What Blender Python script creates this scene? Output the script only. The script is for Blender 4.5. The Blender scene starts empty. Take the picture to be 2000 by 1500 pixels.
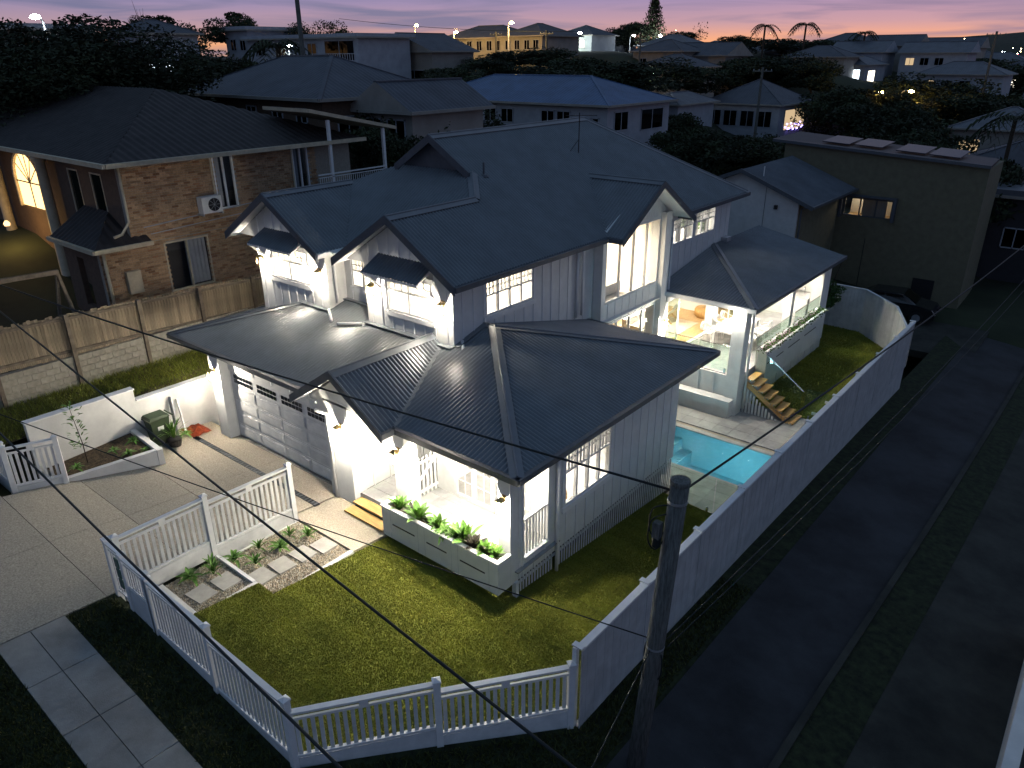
import bpy, math, random
import numpy as np
from mathutils import Vector, Matrix
random.seed(7); RNG = np.random.default_rng(11)
sc = bpy.context.scene
COL = sc.collection
R = math.radians
# ------------------------------------------------------------------ camera
cam = bpy.data.cameras.new('camera'); camo = bpy.data.objects.new('camera', cam); COL.objects.link(camo)
cam.sensor_width = 36; cam.lens = 1464.2 / 2000 * 36; cam.clip_start = .1; cam.clip_end = 20000
_p, _r, _y = 0.415096, -0.006359, -0.690014
fw = Vector((math.sin(_y)*math.cos(_p), math.cos(_y)*math.cos(_p), -math.sin(_p)))
rt = Vector((math.cos(_y), -math.sin(_y), 0)); up = rt.cross(fw)
rt, up = math.cos(_r)*rt + math.sin(_r)*up, -math.sin(_r)*rt + math.cos(_r)*up
CAM = Vector((20.1, -10.78, 11.01))
camo.matrix_world = Matrix(((rt.x, up.x, -fw.x, CAM.x), (rt.y, up.y, -fw.y, CAM.y), (rt.z, up.z, -fw.z, CAM.z), (0, 0, 0, 1)))
sc.camera = camo
# ------------------------------------------------------------------ dusk sky
SUN_AZ = R(-14)          # bearing of the afterglow from +Y towards +X
w = bpy.data.worlds.new('World'); sc.world = w; w.use_nodes = True
nt = w.node_tree; N = nt.nodes; L = nt.links
bgn = N['Background']
sky = N.new('ShaderNodeTexSky'); sky.sky_type = 'NISHITA'; sky.sun_disc = False
sky.sun_elevation = R(0.6); sky.sun_rotation = SUN_AZ; sky.air_density = 1.6; sky.dust_density = 2.0; sky.ozone_density = 3.5
tc = N.new('ShaderNodeTexCoord'); sep = N.new('ShaderNodeSeparateXYZ'); L.new(tc.outputs['Generated'], sep.inputs[0])
ramp = N.new('ShaderNodeValToRGB'); cr = ramp.color_ramp
stops = [(0.0, (.05, .05, .05)), (.49, (.19, .12, .09)), (.501, (.76, .36, .12)), (.507, (.62, .31, .17)), (.515, (.38, .25, .27)), (.530, (.21, .19, .33)), (.56, (.155, .17, .28)), (.62, (.125, .16, .235)), (.75, (.09, .145, .205)), (1.0, (.075, .135, .195))]
cr.elements[0].position = stops[0][0]; cr.elements[0].color = (*stops[0][1], 1)
cr.elements[1].position = stops[-1][0]; cr.elements[1].color = (*stops[-1][1], 1)
for pz, c in stops[1:-1]:
    e = cr.elements.new(pz); e.color = (*c, 1)
mr = N.new('ShaderNodeMapRange'); mr.inputs['From Min'].default_value = -1; mr.inputs['From Max'].default_value = 1
L.new(sep.outputs['Z'], mr.inputs['Value']); L.new(mr.outputs[0], ramp.inputs[0])
# thin stretched cloud streaks
mp = N.new('ShaderNodeMapping'); mp.inputs['Scale'].default_value = (3.2, 3.2, 42); L.new(tc.outputs['Generated'], mp.inputs[0])
nz = N.new('ShaderNodeTexNoise'); nz.inputs['Scale'].default_value = 1.6; nz.inputs['Detail'].default_value = 6; nz.inputs['Distortion'].default_value = .6
L.new(mp.outputs[0], nz.inputs['Vector'])
cm = N.new('ShaderNodeMapRange'); cm.inputs['From Min'].default_value = .44; cm.inputs['From Max'].default_value = .66; cm.inputs['To Max'].default_value = .85
L.new(nz.outputs[0], cm.inputs['Value'])
mxc = N.new('ShaderNodeMix'); mxc.data_type = 'RGBA'; mxc.blend_type = 'MIX'
L.new(cm.outputs[0], mxc.inputs['Factor']); L.new(ramp.outputs[0], mxc.inputs['A']); mxc.inputs['B'].default_value = (.13, .14, .23, 1)
# warm side towards the afterglow, cooler opposite
dt = N.new('ShaderNodeVectorMath'); dt.operation = 'DOT_PRODUCT'; L.new(tc.outputs['Generated'], dt.inputs[0])
dt.inputs[1].default_value = (math.sin(SUN_AZ), math.cos(SUN_AZ), 0)
ma = N.new('ShaderNodeMapRange'); ma.inputs['From Min'].default_value = .05; ma.inputs['From Max'].default_value = 1; L.new(dt.outputs['Value'], ma.inputs['Value'])
mxw = N.new('ShaderNodeMix'); mxw.data_type = 'RGBA'; mxw.blend_type = 'MULTIPLY'; mxw.inputs['Factor'].default_value = 1
tint = N.new('ShaderNodeMix'); tint.data_type = 'RGBA'; L.new(ma.outputs[0], tint.inputs['Factor'])
tint.inputs['A'].default_value = (.70, .80, .88, 1); tint.inputs['B'].default_value = (1.1, 1.0, 1.0, 1)
L.new(mxc.outputs['Result'], mxw.inputs['A']); L.new(tint.outputs['Result'], mxw.inputs['B'])
scl = N.new('ShaderNodeMix'); scl.data_type = 'RGBA'; scl.blend_type = 'ADD'; scl.inputs['Factor'].default_value = .02
L.new(mxw.outputs['Result'], scl.inputs['A']); L.new(sky.outputs[0], scl.inputs['B'])
L.new(scl.outputs['Result'], bgn.inputs['Color']); bgn.inputs['Strength'].default_value = .74
sl = bpy.data.lights.new('sun', 'SUN'); sl.energy = .02; sl.angle = R(12); sl.color = (1, .72, .5)
so = bpy.data.objects.new('sun', sl); COL.objects.link(so)
so.rotation_euler = Vector((math.sin(SUN_AZ), math.cos(SUN_AZ), math.tan(R(1.5)))).to_track_quat('Z', 'Y').to_euler()
vs = sc.view_settings; vs.view_transform = 'Standard'; vs.look = 'None'; vs.exposure = .93; vs.gamma = 1
sc.cycles.use_denoising = True
sc.cycles.max_bounces = 7; sc.cycles.diffuse_bounces = 3; sc.cycles.glossy_bounces = 3; sc.cycles.transparent_max_bounces = 16
sc.cycles.sample_clamp_indirect = 4; sc.cycles.caustics_reflective = False; sc.cycles.caustics_refractive = False
# ------------------------------------------------------------------ materials
M = {}
def mat(key, col, rough=.6, var=.12, scale=3., bump=0., bscale=40., metal=0., spec=.4, rnd=0., col2=None, detail=6, coords='Object', stretch=None, attr=None):
    m = bpy.data.materials.new(key); m.use_nodes = True; M[key] = m
    t = m.node_tree; n = t.nodes; l = t.links; b = n['Principled BSDF']
    b.inputs['Roughness'].default_value = rough; b.inputs['Metallic'].default_value = metal; b.inputs['Specular IOR Level'].default_value = spec
    tcn = n.new('ShaderNodeTexCoord')
    if coords == 'World':
        g = n.new('ShaderNodeNewGeometry'); vec = g.outputs['Position']
    else:
        vec = tcn.outputs['Object']
    if stretch:
        mpn = n.new('ShaderNodeMapping'); mpn.inputs['Scale'].default_value = stretch; l.new(vec, mpn.inputs[0]); vec = mpn.outputs[0]
    tn = n.new('ShaderNodeTexNoise'); tn.inputs['Scale'].default_value = scale; tn.inputs['Detail'].default_value = detail; tn.inputs['Roughness'].default_value = .65
    l.new(vec, tn.inputs['Vector'])
    c2 = col2 if col2 else tuple(max(0, c*(1-2*var)) for c in col)
    c1 = col if col2 else tuple(min(1, c*(1+var)) for c in col)
    mix = n.new('ShaderNodeMix'); mix.data_type = 'RGBA'
    mrn = n.new('ShaderNodeMapRange'); mrn.inputs['From Min'].default_value = .35; mrn.inputs['From Max'].default_value = .65
    l.new(tn.outputs[0], mrn.inputs['Value']); l.new(mrn.outputs[0], mix.inputs['Factor'])
    mix.inputs['A'].default_value = (*c2, 1); mix.inputs['B'].default_value = (*c1, 1)
    out = mix.outputs['Result']
    if attr:
        at = n.new('ShaderNodeAttribute'); at.attribute_name = attr
        mm = n.new('ShaderNodeMix'); mm.data_type = 'RGBA'; mm.blend_type = 'MULTIPLY'; mm.inputs['Factor'].default_value = 1
        l.new(out, mm.inputs['A']); l.new(at.outputs['Color'], mm.inputs['B']); out = mm.outputs['Result']
    if rnd:
        oi = n.new('ShaderNodeObjectInfo'); mr2 = n.new('ShaderNodeMapRange')
        mr2.inputs['To Min'].default_value = 1-rnd; mr2.inputs['To Max'].default_value = 1+rnd; l.new(oi.outputs['Random'], mr2.inputs['Value'])
        hs = n.new('ShaderNodeHueSaturation'); l.new(out, hs.inputs['Color']); l.new(mr2.outputs[0], hs.inputs['Value']); out = hs.outputs[0]
    l.new(out, b.inputs['Base Color'])
    if bump:
        bn = n.new('ShaderNodeTexNoise'); bn.inputs['Scale'].default_value = bscale; bn.inputs['Detail'].default_value = 4; l.new(vec, bn.inputs['Vector'])
        bp = n.new('ShaderNodeBump'); bp.inputs['Strength'].default_value = bump; bp.inputs['Distance'].default_value = .02
        l.new(bn.outputs[0], bp.inputs['Height']); l.new(bp.outputs[0], b.inputs['Normal'])
    return m
def glow(key, col, s):
    m = bpy.data.materials.new(key); m.use_nodes = True; M[key] = m; n = m.node_tree.nodes
    n.remove(n['Principled BSDF']); e = n.new('ShaderNodeEmission'); e.inputs[0].default_value = (*col, 1); e.inputs[1].default_value = s
    m.node_tree.links.new(e.outputs[0], n['Material Output'].inputs[0])
    return m
def glass(key, tint=(1, 1, 1), f=.06, rough=.02, bump=0, bscale=3., bdist=.05):
    m = bpy.data.materials.new(key); m.use_nodes = True; M[key] = m; t = m.node_tree; n = t.nodes; l = t.links
    n.remove(n['Principled BSDF'])
    tr = n.new('ShaderNodeBsdfTransparent'); tr.inputs[0].default_value = (*tint, 1)
    gl = n.new('ShaderNodeBsdfGlossy'); gl.inputs['Roughness'].default_value = rough
    lw = n.new('ShaderNodeLayerWeight'); lw.inputs[0].default_value = .5
    pw = n.new('ShaderNodeMath'); pw.operation = 'POWER'; l.new(lw.outputs['Facing'], pw.inputs[0]); pw.inputs[1].default_value = 5
    fr = n.new('ShaderNodeMath'); fr.operation = 'MULTIPLY_ADD'; l.new(pw.outputs[0], fr.inputs[0]); fr.inputs[1].default_value = .9; fr.inputs[2].default_value = f*.6
    mx = n.new('ShaderNodeMixShader'); l.new(fr.outputs[0], mx.inputs[0]); l.new(tr.outputs[0], mx.inputs[1]); l.new(gl.outputs[0], mx.inputs[2])
    l.new(mx.outputs[0], n['Material Output'].inputs[0])
    if bump:
        g = n.new('ShaderNodeNewGeometry')
        bn = n.new('ShaderNodeTexNoise'); bn.inputs['Scale'].default_value = bscale; bn.inputs['Detail'].default_value = 3; l.new(g.outputs['Position'], bn.inputs['Vector'])
        bp = n.new('ShaderNodeBump'); bp.inputs['Strength'].default_value = bump; bp.inputs['Distance'].default_value = bdist
        l.new(bn.outputs[0], bp.inputs['Height']); l.new(bp.outputs[0], gl.inputs['Normal']); l.new(bp.outputs[0], lw.inputs['Normal'])
    return m
mat('white', (.74, .74, .72), .5, .04, 2.5, coords='World', bump=.05, bscale=60)
mat('white_trim', (.78, .78, .77), .42, .03, 5)
mat('white_board', (.70, .70, .69), .6, .07, 3, rnd=.08, coords='World', bump=.08, bscale=30)
mat('fence_paint', (.50, .50, .49), .6, .08, 2.2, rnd=.05, coords='World', bump=.08, bscale=30)
mat('render_wall', (.70, .69, .66), .8, .07, 1.2, bump=.15, bscale=25, coords='World')
mat('interior', (.86, .80, .70), .7, .03, 1)
mat('interior_white', (.84, .82, .78), .7, .03, 1)
mat('roof_metal', (.13, .145, .16), .36, .10, 1.3, spec=.9, coords='World')
mat('trim_dark', (.085, .095, .11), .45, .08, 4, spec=.5)
mat('galv', (.45, .46, .48), .4, .1, 3, metal=.6)
mat('brass', (.55, .38, .16), .3, .1, 8, metal=.9)
mat('steel', (.6, .6, .6), .25, .05, 8, metal=1)
mat('black', (.02, .02, .022), .5, .1, 6)
mat('aggregate', (.42, .37, .295), .85, .2, 28, bump=.35, bscale=70, coords='World', detail=9)
mat('concrete', (.30, .285, .26), .85, .13, 1.4, bump=.2, bscale=45, coords='World', rnd=.06)
mat('tile', (.36, .36, .355), .55, .12, 2.2, rnd=.07, coords='World')
mat('grass_soil', (.21, .225, .033), .95, .15, 9, bump=.5, bscale=90, coords='World', detail=10)
mat('grass', (.30, .315, .045), .7, .3, 1.1, coords='World', col2=(.205, .235, .03), attr='tone')
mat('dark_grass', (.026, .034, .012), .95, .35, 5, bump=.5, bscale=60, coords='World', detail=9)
mat('ground', (.030, .036, .016), .95, .35, .12, coords='World', detail=9)
mat('soil', (.09, .062, .035), .95, .35, 12, bump=.8, bscale=30, coords='World')
mat('pebble', (.50, .45, .36), .7, .3, 14, coords='World', attr='tone')
mat('paver', (.40, .385, .35), .8, .08, 5, rnd=.06, coords='World', bump=.1)
mat('timber_step', (.56, .34, .12), .45, .15, 3, stretch=(1, 12, 12))
mat('timber_floor', (.60, .40, .19), .4, .12, 3, stretch=(6, 1, 1))
mat('paling', (.24, .19, .13), .9, .25, 4, stretch=(8, 8, .6), rnd=.25)
mat('paling_frame', (.15, .12, .09), .9, .2, 5)
mat('block', (.30, .275, .225), .9, .12, 7, rnd=.10, bump=.3, bscale=50)
mat('mortar', (.33, .30, .25), .95, .1, 20)
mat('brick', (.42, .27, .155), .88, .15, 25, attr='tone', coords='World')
mat('cream_trim', (.55, .47, .33), .55, .08, 4)
mat('dark_tile', (.035, .028, .026), .7, .2, 2, coords='World')
mat('asphalt', (.030, .031, .034), .75, .32, .55, bump=.25, bscale=80, coords='World', detail=9)
mat('pole', (.13, .135, .125), .9, .25, 6, stretch=(6, 6, .7), bump=.4, bscale=20)
mat('cable', (.012, .018, .018), .6, .1, 4)
mat('bin', (.035, .055, .028), .5, .1, 5)
mat('red', (.30, .05, .015), .9, .25, 9, bump=.5)
mat('leaf', (.10, .22, .03), .5, .25, 6, rnd=.2, attr='tone')
mat('leaf_dark', (.06, .055, .04), .45, .25, 6, attr='tone')
mat('tree_leaf', (.032, .044, .016), .8, .3, 2, rnd=.2, attr='tone')
mat('bark', (.06, .045, .03), .9, .2, 6)
mat('pool_shell', (.24, .54, .62), .5, .03, 3, coords='World')
mat('grey_wall', (.62, .62, .61), .8, .05, 3, coords='World')  # kept pale: house light falling on the rear gable is put into this colour
mat('olive_wall', (.17, .155, .10), .85, .08, 3, coords='World')
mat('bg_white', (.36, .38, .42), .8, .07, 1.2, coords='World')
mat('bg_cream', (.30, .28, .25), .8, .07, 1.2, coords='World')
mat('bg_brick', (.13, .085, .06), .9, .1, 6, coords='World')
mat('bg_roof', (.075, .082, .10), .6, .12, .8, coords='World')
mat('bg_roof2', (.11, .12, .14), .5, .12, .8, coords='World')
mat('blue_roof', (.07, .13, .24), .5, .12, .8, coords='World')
mat('bg_dark', (.03, .03, .035), .6, .1, 2)
mat('solar', (.025, .032, .05), .4, .1, 2, spec=.5)
mat('sofa', (.75, .72, .66), .9, .06, 8)
mat('wood', (.48, .28, .10), .5, .15, 4, stretch=(8, 8, 1))
mat('rug', (.66, .57, .44), .95, .1, 12, bump=.4)
mat('curtain', (.42, .38, .33), .9, .1, 3, stretch=(1, 14, .4))
mat('flower', (.55, .30, .42), .6, .15, 10, attr='tone')
mat('car_paint', (.015, .016, .018), .12, .05, 3, spec=.8)
mat('tyre', (.015, .015, .015), .8)
mat('teal', (.03, .10, .09), .5)
glass('glass'); glass('glass_green', (.86, .95, .91)); glass('dark_glass', (.12, .13, .15)); glass('water', (.72, .93, .97), bump=.9, bscale=4.5, bdist=.12)
glow('bulb', (1, .83, .55), 60); glow('led', (1, .93, .82), 14); glow('pool_led', (.6, .95, 1), 25)
glow('lit_warm', (1, .62, .25), 1.6); glow('lit_white', (1, .90, .72), 2.2); glow('lit_cool', (.75, .88, 1), 3.); glow('lit_dim', (1, .72, .42), .35)
glow('street_amber', (1, .60, .18), 90); glow('street_white', (.85, .95, 1), 70); glow('city_red', (1, .05, .08), 25); glow('city_amber', (1, .75, .4), 22); glow('city_white', (.85, .95, 1), 25); glow('xmas', (.35, .25, 1), 6)
# ------------------------------------------------------------------ mesh helpers
ORG = {}
def org(p): return ORG.get(p.name, Vector((0, 0, 0))) if p else Vector((0, 0, 0))
def link(name, data, parent=None):
    o = bpy.data.objects.new(name, data); COL.objects.link(o)
    if parent:
        o.parent = parent; ORG[o.name] = org(parent)
    return o
def tag(o, label=None, cat=None, group=None, kind=None):
    if label: o['label'] = label
    if cat: o['category'] = cat
    if group: o['group'] = group
    if kind: o['kind'] = kind
    return o
def thing(name, label, cat, loc=(0, 0, 0), group=None):
    o = link(name, None); o.location = loc; ORG[o.name] = Vector(loc); o.empty_display_size = .2
    return tag(o, label, cat, group)
def mesh(name, V, F, m, smooth=False):
    me = bpy.data.meshes.new(name); me.from_pydata([tuple(v) for v in V], [], F)
    if m: me.materials.append(M[m])
    if smooth: me.polygons.foreach_set('use_smooth', [True]*len(me.polygons))
    me.update(); return me
def npmesh(name, V, nper, m, tone=None):
    """V: (n, nper, 3) separate polygons; tone (n,) -> grey multiplier, or (n,3)"""
    V = np.asarray(V, np.float32); n = V.shape[0]
    me = bpy.data.meshes.new(name); me.vertices.add(n*nper); me.vertices.foreach_set('co', V.reshape(-1))
    me.loops.add(n*nper); me.loops.foreach_set('vertex_index', np.arange(n*nper, dtype=np.int32))
    me.polygons.add(n); me.polygons.foreach_set('loop_start', np.arange(0, n*nper, nper, dtype=np.int32))
    me.update(calc_edges=True)
    if tone is not None: set_tone(me, np.repeat(np.asarray(tone, np.float32), nper, axis=0))
    me.materials.append(M[m]); return me
def set_tone(me, t):
    t = np.asarray(t, np.float32)
    if t.ndim == 1: t = np.repeat(t[:, None], 3, 1)
    a = me.color_attributes.new('tone', 'FLOAT_COLOR', 'POINT')
    a.data.foreach_set('color', np.hstack([t, np.ones((len(t), 1), np.float32)]).reshape(-1))
class MB:
    def __init__(s): s.V = []; s.F = []
    def poly(s, pts):
        i = len(s.V); s.V += [Vector(p) for p in pts]; s.F.append(tuple(range(i, i+len(pts)))); return s
    def box(s, x0, y0, z0, x1, y1, z1):
        i = len(s.V); s.V += [Vector(p) for p in ((x0,y0,z0),(x1,y0,z0),(x1,y1,z0),(x0,y1,z0),(x0,y0,z1),(x1,y0,z1),(x1,y1,z1),(x0,y1,z1))]
        s.F += [tuple(i+k for k in f) for f in ((0,3,2,1),(4,5,6,7),(0,1,5,4),(1,2,6,5),(2,3,7,6),(3,0,4,7))]; return s
    def bar(s, a, b, w, h, upv=(0, 0, 1)):
        a = Vector(a); b = Vector(b); d = (b-a).normalized(); u = Vector(upv)
        r = d.cross(u)
        if r.length < 1e-4: r = d.cross(Vector((1, 0, 0)))
        r.normalize(); u = r.cross(d).normalized(); i = len(s.V)
        for p in (a, b):
            for sx, sz in ((-1,-1),(1,-1),(1,1),(-1,1)): s.V.append(p + r*(w/2*sx) + u*(h/2*sz))
        s.F += [tuple(i+k for k in f) for f in ((0,1,2,3),(7,6,5,4),(0,4,5,1),(1,5,6,2),(2,6,7,3),(3,7,4,0))]; return s
    def tube(s, pts, r, n=8, cap=True):
        pts = [Vector(p) for p in pts]; rs = r if isinstance(r, (list, tuple)) else [r]*len(pts); i0 = len(s.V); ref = None
        for k, p in enumerate(pts):
            d = (pts[min(k+1, len(pts)-1)] - pts[max(k-1, 0)]).normalized()
            if ref is None: ref = d.orthogonal().normalized()
            ref = (ref - d*ref.dot(d)).normalized(); q = d.cross(ref)
            for j in range(n):
                a = 2*math.pi*j/n; s.V.append(p + (ref*math.cos(a) + q*math.sin(a))*rs[k])
        for k in range(len(pts)-1):
            for j in range(n): a = i0+k*n+j; b = i0+k*n+(j+1) % n; s.F.append((a, b, b+n, a+n))
        if cap: s.F.append(tuple(i0+j for j in range(n))[::-1]); s.F.append(tuple(i0+(len(pts)-1)*n+j for j in range(n)))
        return s
    def lathe(s, c, prof, n=16):
        i0 = len(s.V); c = Vector(c)
        for r, z in prof:
            for j in range(n): a = 2*math.pi*j/n; s.V.append(c + Vector((r*math.cos(a), r*math.sin(a), z)))
        for k in range(len(prof)-1):
            for j in range(n): a = i0+k*n+j; b = i0+k*n+(j+1) % n; s.F.append((a, b, b+n, a+n))
        s.F.append(tuple(i0+j for j in range(n))[::-1]); s.F.append(tuple(i0+(len(prof)-1)*n+j for j in range(n))); return s
    def prism(s, pts, off):
        """closed prism: polygon pts swept by vector off"""
        i = len(s.V); n = len(pts); off = Vector(off); s.V += [Vector(p) for p in pts] + [Vector(p)+off for p in pts]
        s.F.append(tuple(i+k for k in range(n))[::-1]); s.F.append(tuple(i+n+k for k in range(n)))
        for k in range(n): k2 = (k+1) % n; s.F.append((i+k, i+k2, i+n+k2, i+n+k))
        return s
    def build(s, name, m, parent=None, smooth=False, label=None):
        o = org(parent); me = mesh(name, [v-o for v in s.V], s.F, m, smooth); ob = link(name, me, parent)
        if label: ob['label'] = label
        return ob
def struct(o, label=None): o['kind'] = 'structure'; return o if not label else tag(o, label)
def piece(name, me, parent, pos, rz=0, sc_=None):
    o = link(name, me, parent); o.location = Vector(pos) - org(parent); o.rotation_euler[2] = rz
    if sc_: o.scale = sc_
    return o
BOXES = {}
def boxmesh(key, dx, dy, dz, m):
    k = (key, round(dx, 4), round(dy, 4), round(dz, 4), m)
    if k not in BOXES: BOXES[k] = mesh(key, *(lambda b: (b.V, b.F))(MB().box(-dx/2, -dy/2, 0, dx/2, dy/2, dz)), m)
    return BOXES[k]
def copy_tree(o, parent=None):
    c = o.copy(); COL.objects.link(c); c.parent = parent; ORG[c.name] = Vector((0, 0, 0))
    for ch in list(o.children): copy_tree(ch, c)
    return c
def lamp(parent, pos, power, col=(1, .84, .62), r=.05, kind='POINT', size=1., rot=None, name='lamp_light', spread=None):
    l = bpy.data.lights.new(name, kind); l.energy = power; l.color = col
    if kind == 'AREA':
        l.shape = 'RECTANGLE'; l.size, l.size_y = size if isinstance(size, tuple) else (size, size)
        if spread: l.spread = spread
    else: l.shadow_soft_size = r
    o = link(name, l, parent); o.location = Vector(pos) - org(parent)
    if rot: o.rotation_euler = rot
    return o
def corrugated(name, poly, u, m, parent, pitch=.12, amp=.022, per=6, lift=0.):
    """sheet with real waves: poly planar 3-D polygon, u = horizontal direction along the eave"""
    P = [Vector(p) for p in poly]; u = Vector(u).normalized()
    nrm = Vector((0, 0, 0))
    for i in range(len(P)): nrm += P[i].cross(P[(i+1) % len(P)])
    nrm.normalize()
    if nrm.z < 0: nrm = -nrm
    v = nrm.cross(u); o0 = P[0]; U = [(p-o0).dot(u) for p in P]; Vv = [(p-o0).dot(v) for p in P]
    us = set(np.round(np.arange(math.floor(min(U)/pitch)*pitch, max(U)+pitch, pitch/per), 5)) | set(round(x, 5) for x in U)
    us = sorted(x for x in us if min(U)-1e-6 <= x <= max(U)+1e-6); og = org(parent); VV = []; n = len(P)
    h = lambda x: amp*math.sin(2*math.pi*x/pitch) + lift
    for a, b in zip(us[:-1], us[1:]):
        if b-a < 1e-5: continue
        mid = (a+b)/2; hits = []
        for i in range(n):
            j = (i+1) % n
            if (U[i]-mid)*(U[j]-mid) < 0:
                f = lambda x: Vv[i] + (Vv[j]-Vv[i])*(x-U[i])/(U[j]-U[i])
                hits.append((f(mid), f(a), f(b)))
        hits.sort()
        for k in range(0, len(hits)-1, 2):
            lo, hi = hits[k], hits[k+1]
            VV.append([o0+u*a+v*lo[1]+nrm*h(a)-og, o0+u*b+v*lo[2]+nrm*h(b)-og, o0+u*b+v*hi[2]+nrm*h(b)-og, o0+u*a+v*hi[1]+nrm*h(a)-og])
    return link(name, npmesh(name, VV, 4, m), parent)
def leaves(n, centre_r, size, tone=(.6, 1.3), clumps=14, m='tree_leaf', seed=0, name='crown', flat=.3, quad=True):
    g = np.random.default_rng(seed); rx, ry, rz = centre_r
    d = g.normal(size=(clumps, 3)); d /= np.linalg.norm(d, axis=1)[:, None]
    cc = d*g.uniform(.35, .85, (clumps, 1))*np.array([rx, ry, rz]); cs = g.uniform(.28, .5, clumps)*min(rx, ry, rz)*1.1; ct = g.uniform(*tone, clumps)
    k = g.integers(0, clumps, n); p = g.normal(size=(n, 3)); p /= np.linalg.norm(p, axis=1)[:, None]
    p = cc[k] + p*(cs[k][:, None]*g.uniform(.3, 1, (n, 1))**.5)*np.array([1, 1, 1-flat])
    a = g.normal(size=(n, 3)); a /= np.linalg.norm(a, axis=1)[:, None]; b = np.cross(a, g.normal(size=(n, 3))); b /= np.linalg.norm(b, axis=1)[:, None]
    s = size*g.uniform(.6, 1.4, (n, 1))
    V = np.stack([p-a*s, p+b*s*.45, p+a*s, p-b*s*.45], 1)
    return npmesh(name, V, 4, m, tone=ct[k]*g.uniform(.8, 1.2, n))
# ================================================================== terrain
def zo(x, y): return .45 - .073*(x-5.35) - .05*(y+6.2)
def lawnz(x, y): return -.38 - .095*(y+.2) - .07*(x-11.4)
def drivez(x, y): return -.02 - .075*y
_cp = np.array([(-4.5,-8,1.6),(-7,0,2.1),(-7,10,2.4),(-12,-10,2.5),(-20,0,4),(-14,15,5),(-22,6,6.5),(-8,33,2.0),(-25,33,5),(-8,45,1.5),(0,28,-.2),(8,30,-1.7),(14,34,-2),(14,60,-3),(-3,60,-1),(-15,82,1.5),(-5,80,-1),(-37,38,8.5),(-52,24,9.3),(-45,14,9),(-60,0,9),(-38,60,9.3),(-50,74,10.5),(-52,97,11.3),(-50,120,11),(-70,60,11.5),(-80,30,11),(-30,75,6.0),(-30,120,8.5),(-22,100,5),(-12,110,3),(-55,160,11),(-45,180,11),(-100,120,12),(0,110,-1),(20,80,-3),(40,60,-3),(20,140,-3),(60,20,-2),(60,140,-3),(0,200,1),(0,400,-4),(-200,200,6),(-400,800,-5),(100,600,-6),(-300,100,8),(400,400,-6),(-100,1500,-8),(30,-40,1),(-20,-40,4),(60,-40,0),(-35,20,7.5),(-15,25,4)], float)
def ground_z(x, y):
    d2 = (_cp[:, 0]-x)**2 + (_cp[:, 1]-y)**2 + 4; wgt = d2**-1.6; zi = (wgt*_cp[:, 2]).sum()/wgt.sum()
    dx = max(-1.9-x, 0, x-45); dy = max(-45-y, 0, y-27); d = math.hypot(dx, dy)
    f = min(1, d/(2.0 if dx > dy else 6.0)); f = f*f*(3-2*f)
    return (zo(x, y)-1.9)*(1-f) + zi*f
def axis_pts(c, near, far):
    a = list(np.arange(c-near, c+near+.1, 2.2)); s = 2.2
    lo, hi = a[0], a[-1]
    while hi < far: s *= 1.22; hi += s; lo -= s; a.append(hi); a.insert(0, lo)
    return a
gx = axis_pts(-12, 70, 7000); gy = axis_pts(40, 80, 7000)
V = [(x, y, ground_z(x, y)) for y in gy for x in gx]; nx = len(gx)
F = [(j*nx+i, j*nx+i+1, (j+1)*nx+i+1, (j+1)*nx+i) for j in range(len(gy)-1) for i in range(nx-1)]
struct(link('ground', mesh('ground', V, F, 'ground', True)))
# distant range of hills: crest line with a front and a back slope
crest = [(-1500,2750,-8),(-1100,2850,6),(-876,2891,8.5),(-760,2902,24),(-690,2910,36),(-640,2925,40),(-575,2938,49),(-513,2941,54),(-440,2955,58),(-380,2962,63),(-200,2970,70),(60,2980,58),(400,3000,40),(800,2950,66),(1300,2800,50),(1900,2500,-8)]
V = []; F = []
for i, (x, y, z) in enumerate(crest): V += [(x*.8, y*.8, -12), (x*.9, y*.9, -10+(z+10)*.45), (x, y, z), (x*1.15, y*1.15, -12)]
for i in range(len(crest)-1): F += [(i*4+k, i*4+k+1, i*4+5+k, i*4+4+k) for k in range(3)]
struct(link('hills', mesh('hills', V, F, 'ground', True)))
# ------------------------------------------------------------------ street side
def sheet(name, pts, zf, m, lift=0., n=1):
    return struct(MB().poly([(x, y, zf(x, y)+lift) for x, y in pts]).build(name, m))
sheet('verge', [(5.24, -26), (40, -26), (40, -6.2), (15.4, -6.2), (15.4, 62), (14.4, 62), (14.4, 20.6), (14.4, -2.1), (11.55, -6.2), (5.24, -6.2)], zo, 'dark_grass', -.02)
fp = struct(link('footpath', None))
xs = 5.25
k = 0
while xs < 17:
    x1 = xs+1.48; z = lambda x, y: zo(x, y)
    for y0, y1 in ((-8.5, -7.9), (-7.885, -7.25)):
        b = MB(); b.prism([(xs+.008, y0, z(xs, y0)-.1), (x1-.008, y0, z(x1, y0)-.1), (x1-.008, y1, z(x1, y1)-.1), (xs+.008, y1, z(xs, y1)-.1)], (0, 0, .115)); b.build('slab', 'concrete', fp)
    xs = x1
dw = struct(link('driveway', None))
rows = [(-.02, -.92), (-1.08, -2.9), (-2.9, -4.6), (-4.6, -6.4), (-6.4, -8.45), (-8.45, -10.2), (-10.2, -14)]
for r0, r1 in rows:
    for c0, c1 in ((-1.65 if r0 > -2 else -.62 if r0 > -6 else -3.4, 2.3), (2.3, 5.24)) + (() if r0 > -6 else ((-9, -3.4),)):
        f = lambda x, y: drivez(x, y) if y > -6.4 else zo(x, y)*.35 + drivez(x, y)*.65
        b = MB(); b.prism([(c0+.006, r1+.006, f(c0, r1)-.12), (c1-.006, r1+.006, f(c1, r1)-.12), (c1-.006, r0-.006, f(c1, r0)-.12), (c0+.006, r0-.006, f(c0, r0)-.12)], (0, 0, .12)); b.build('slab', 'aggregate', dw)
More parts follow.
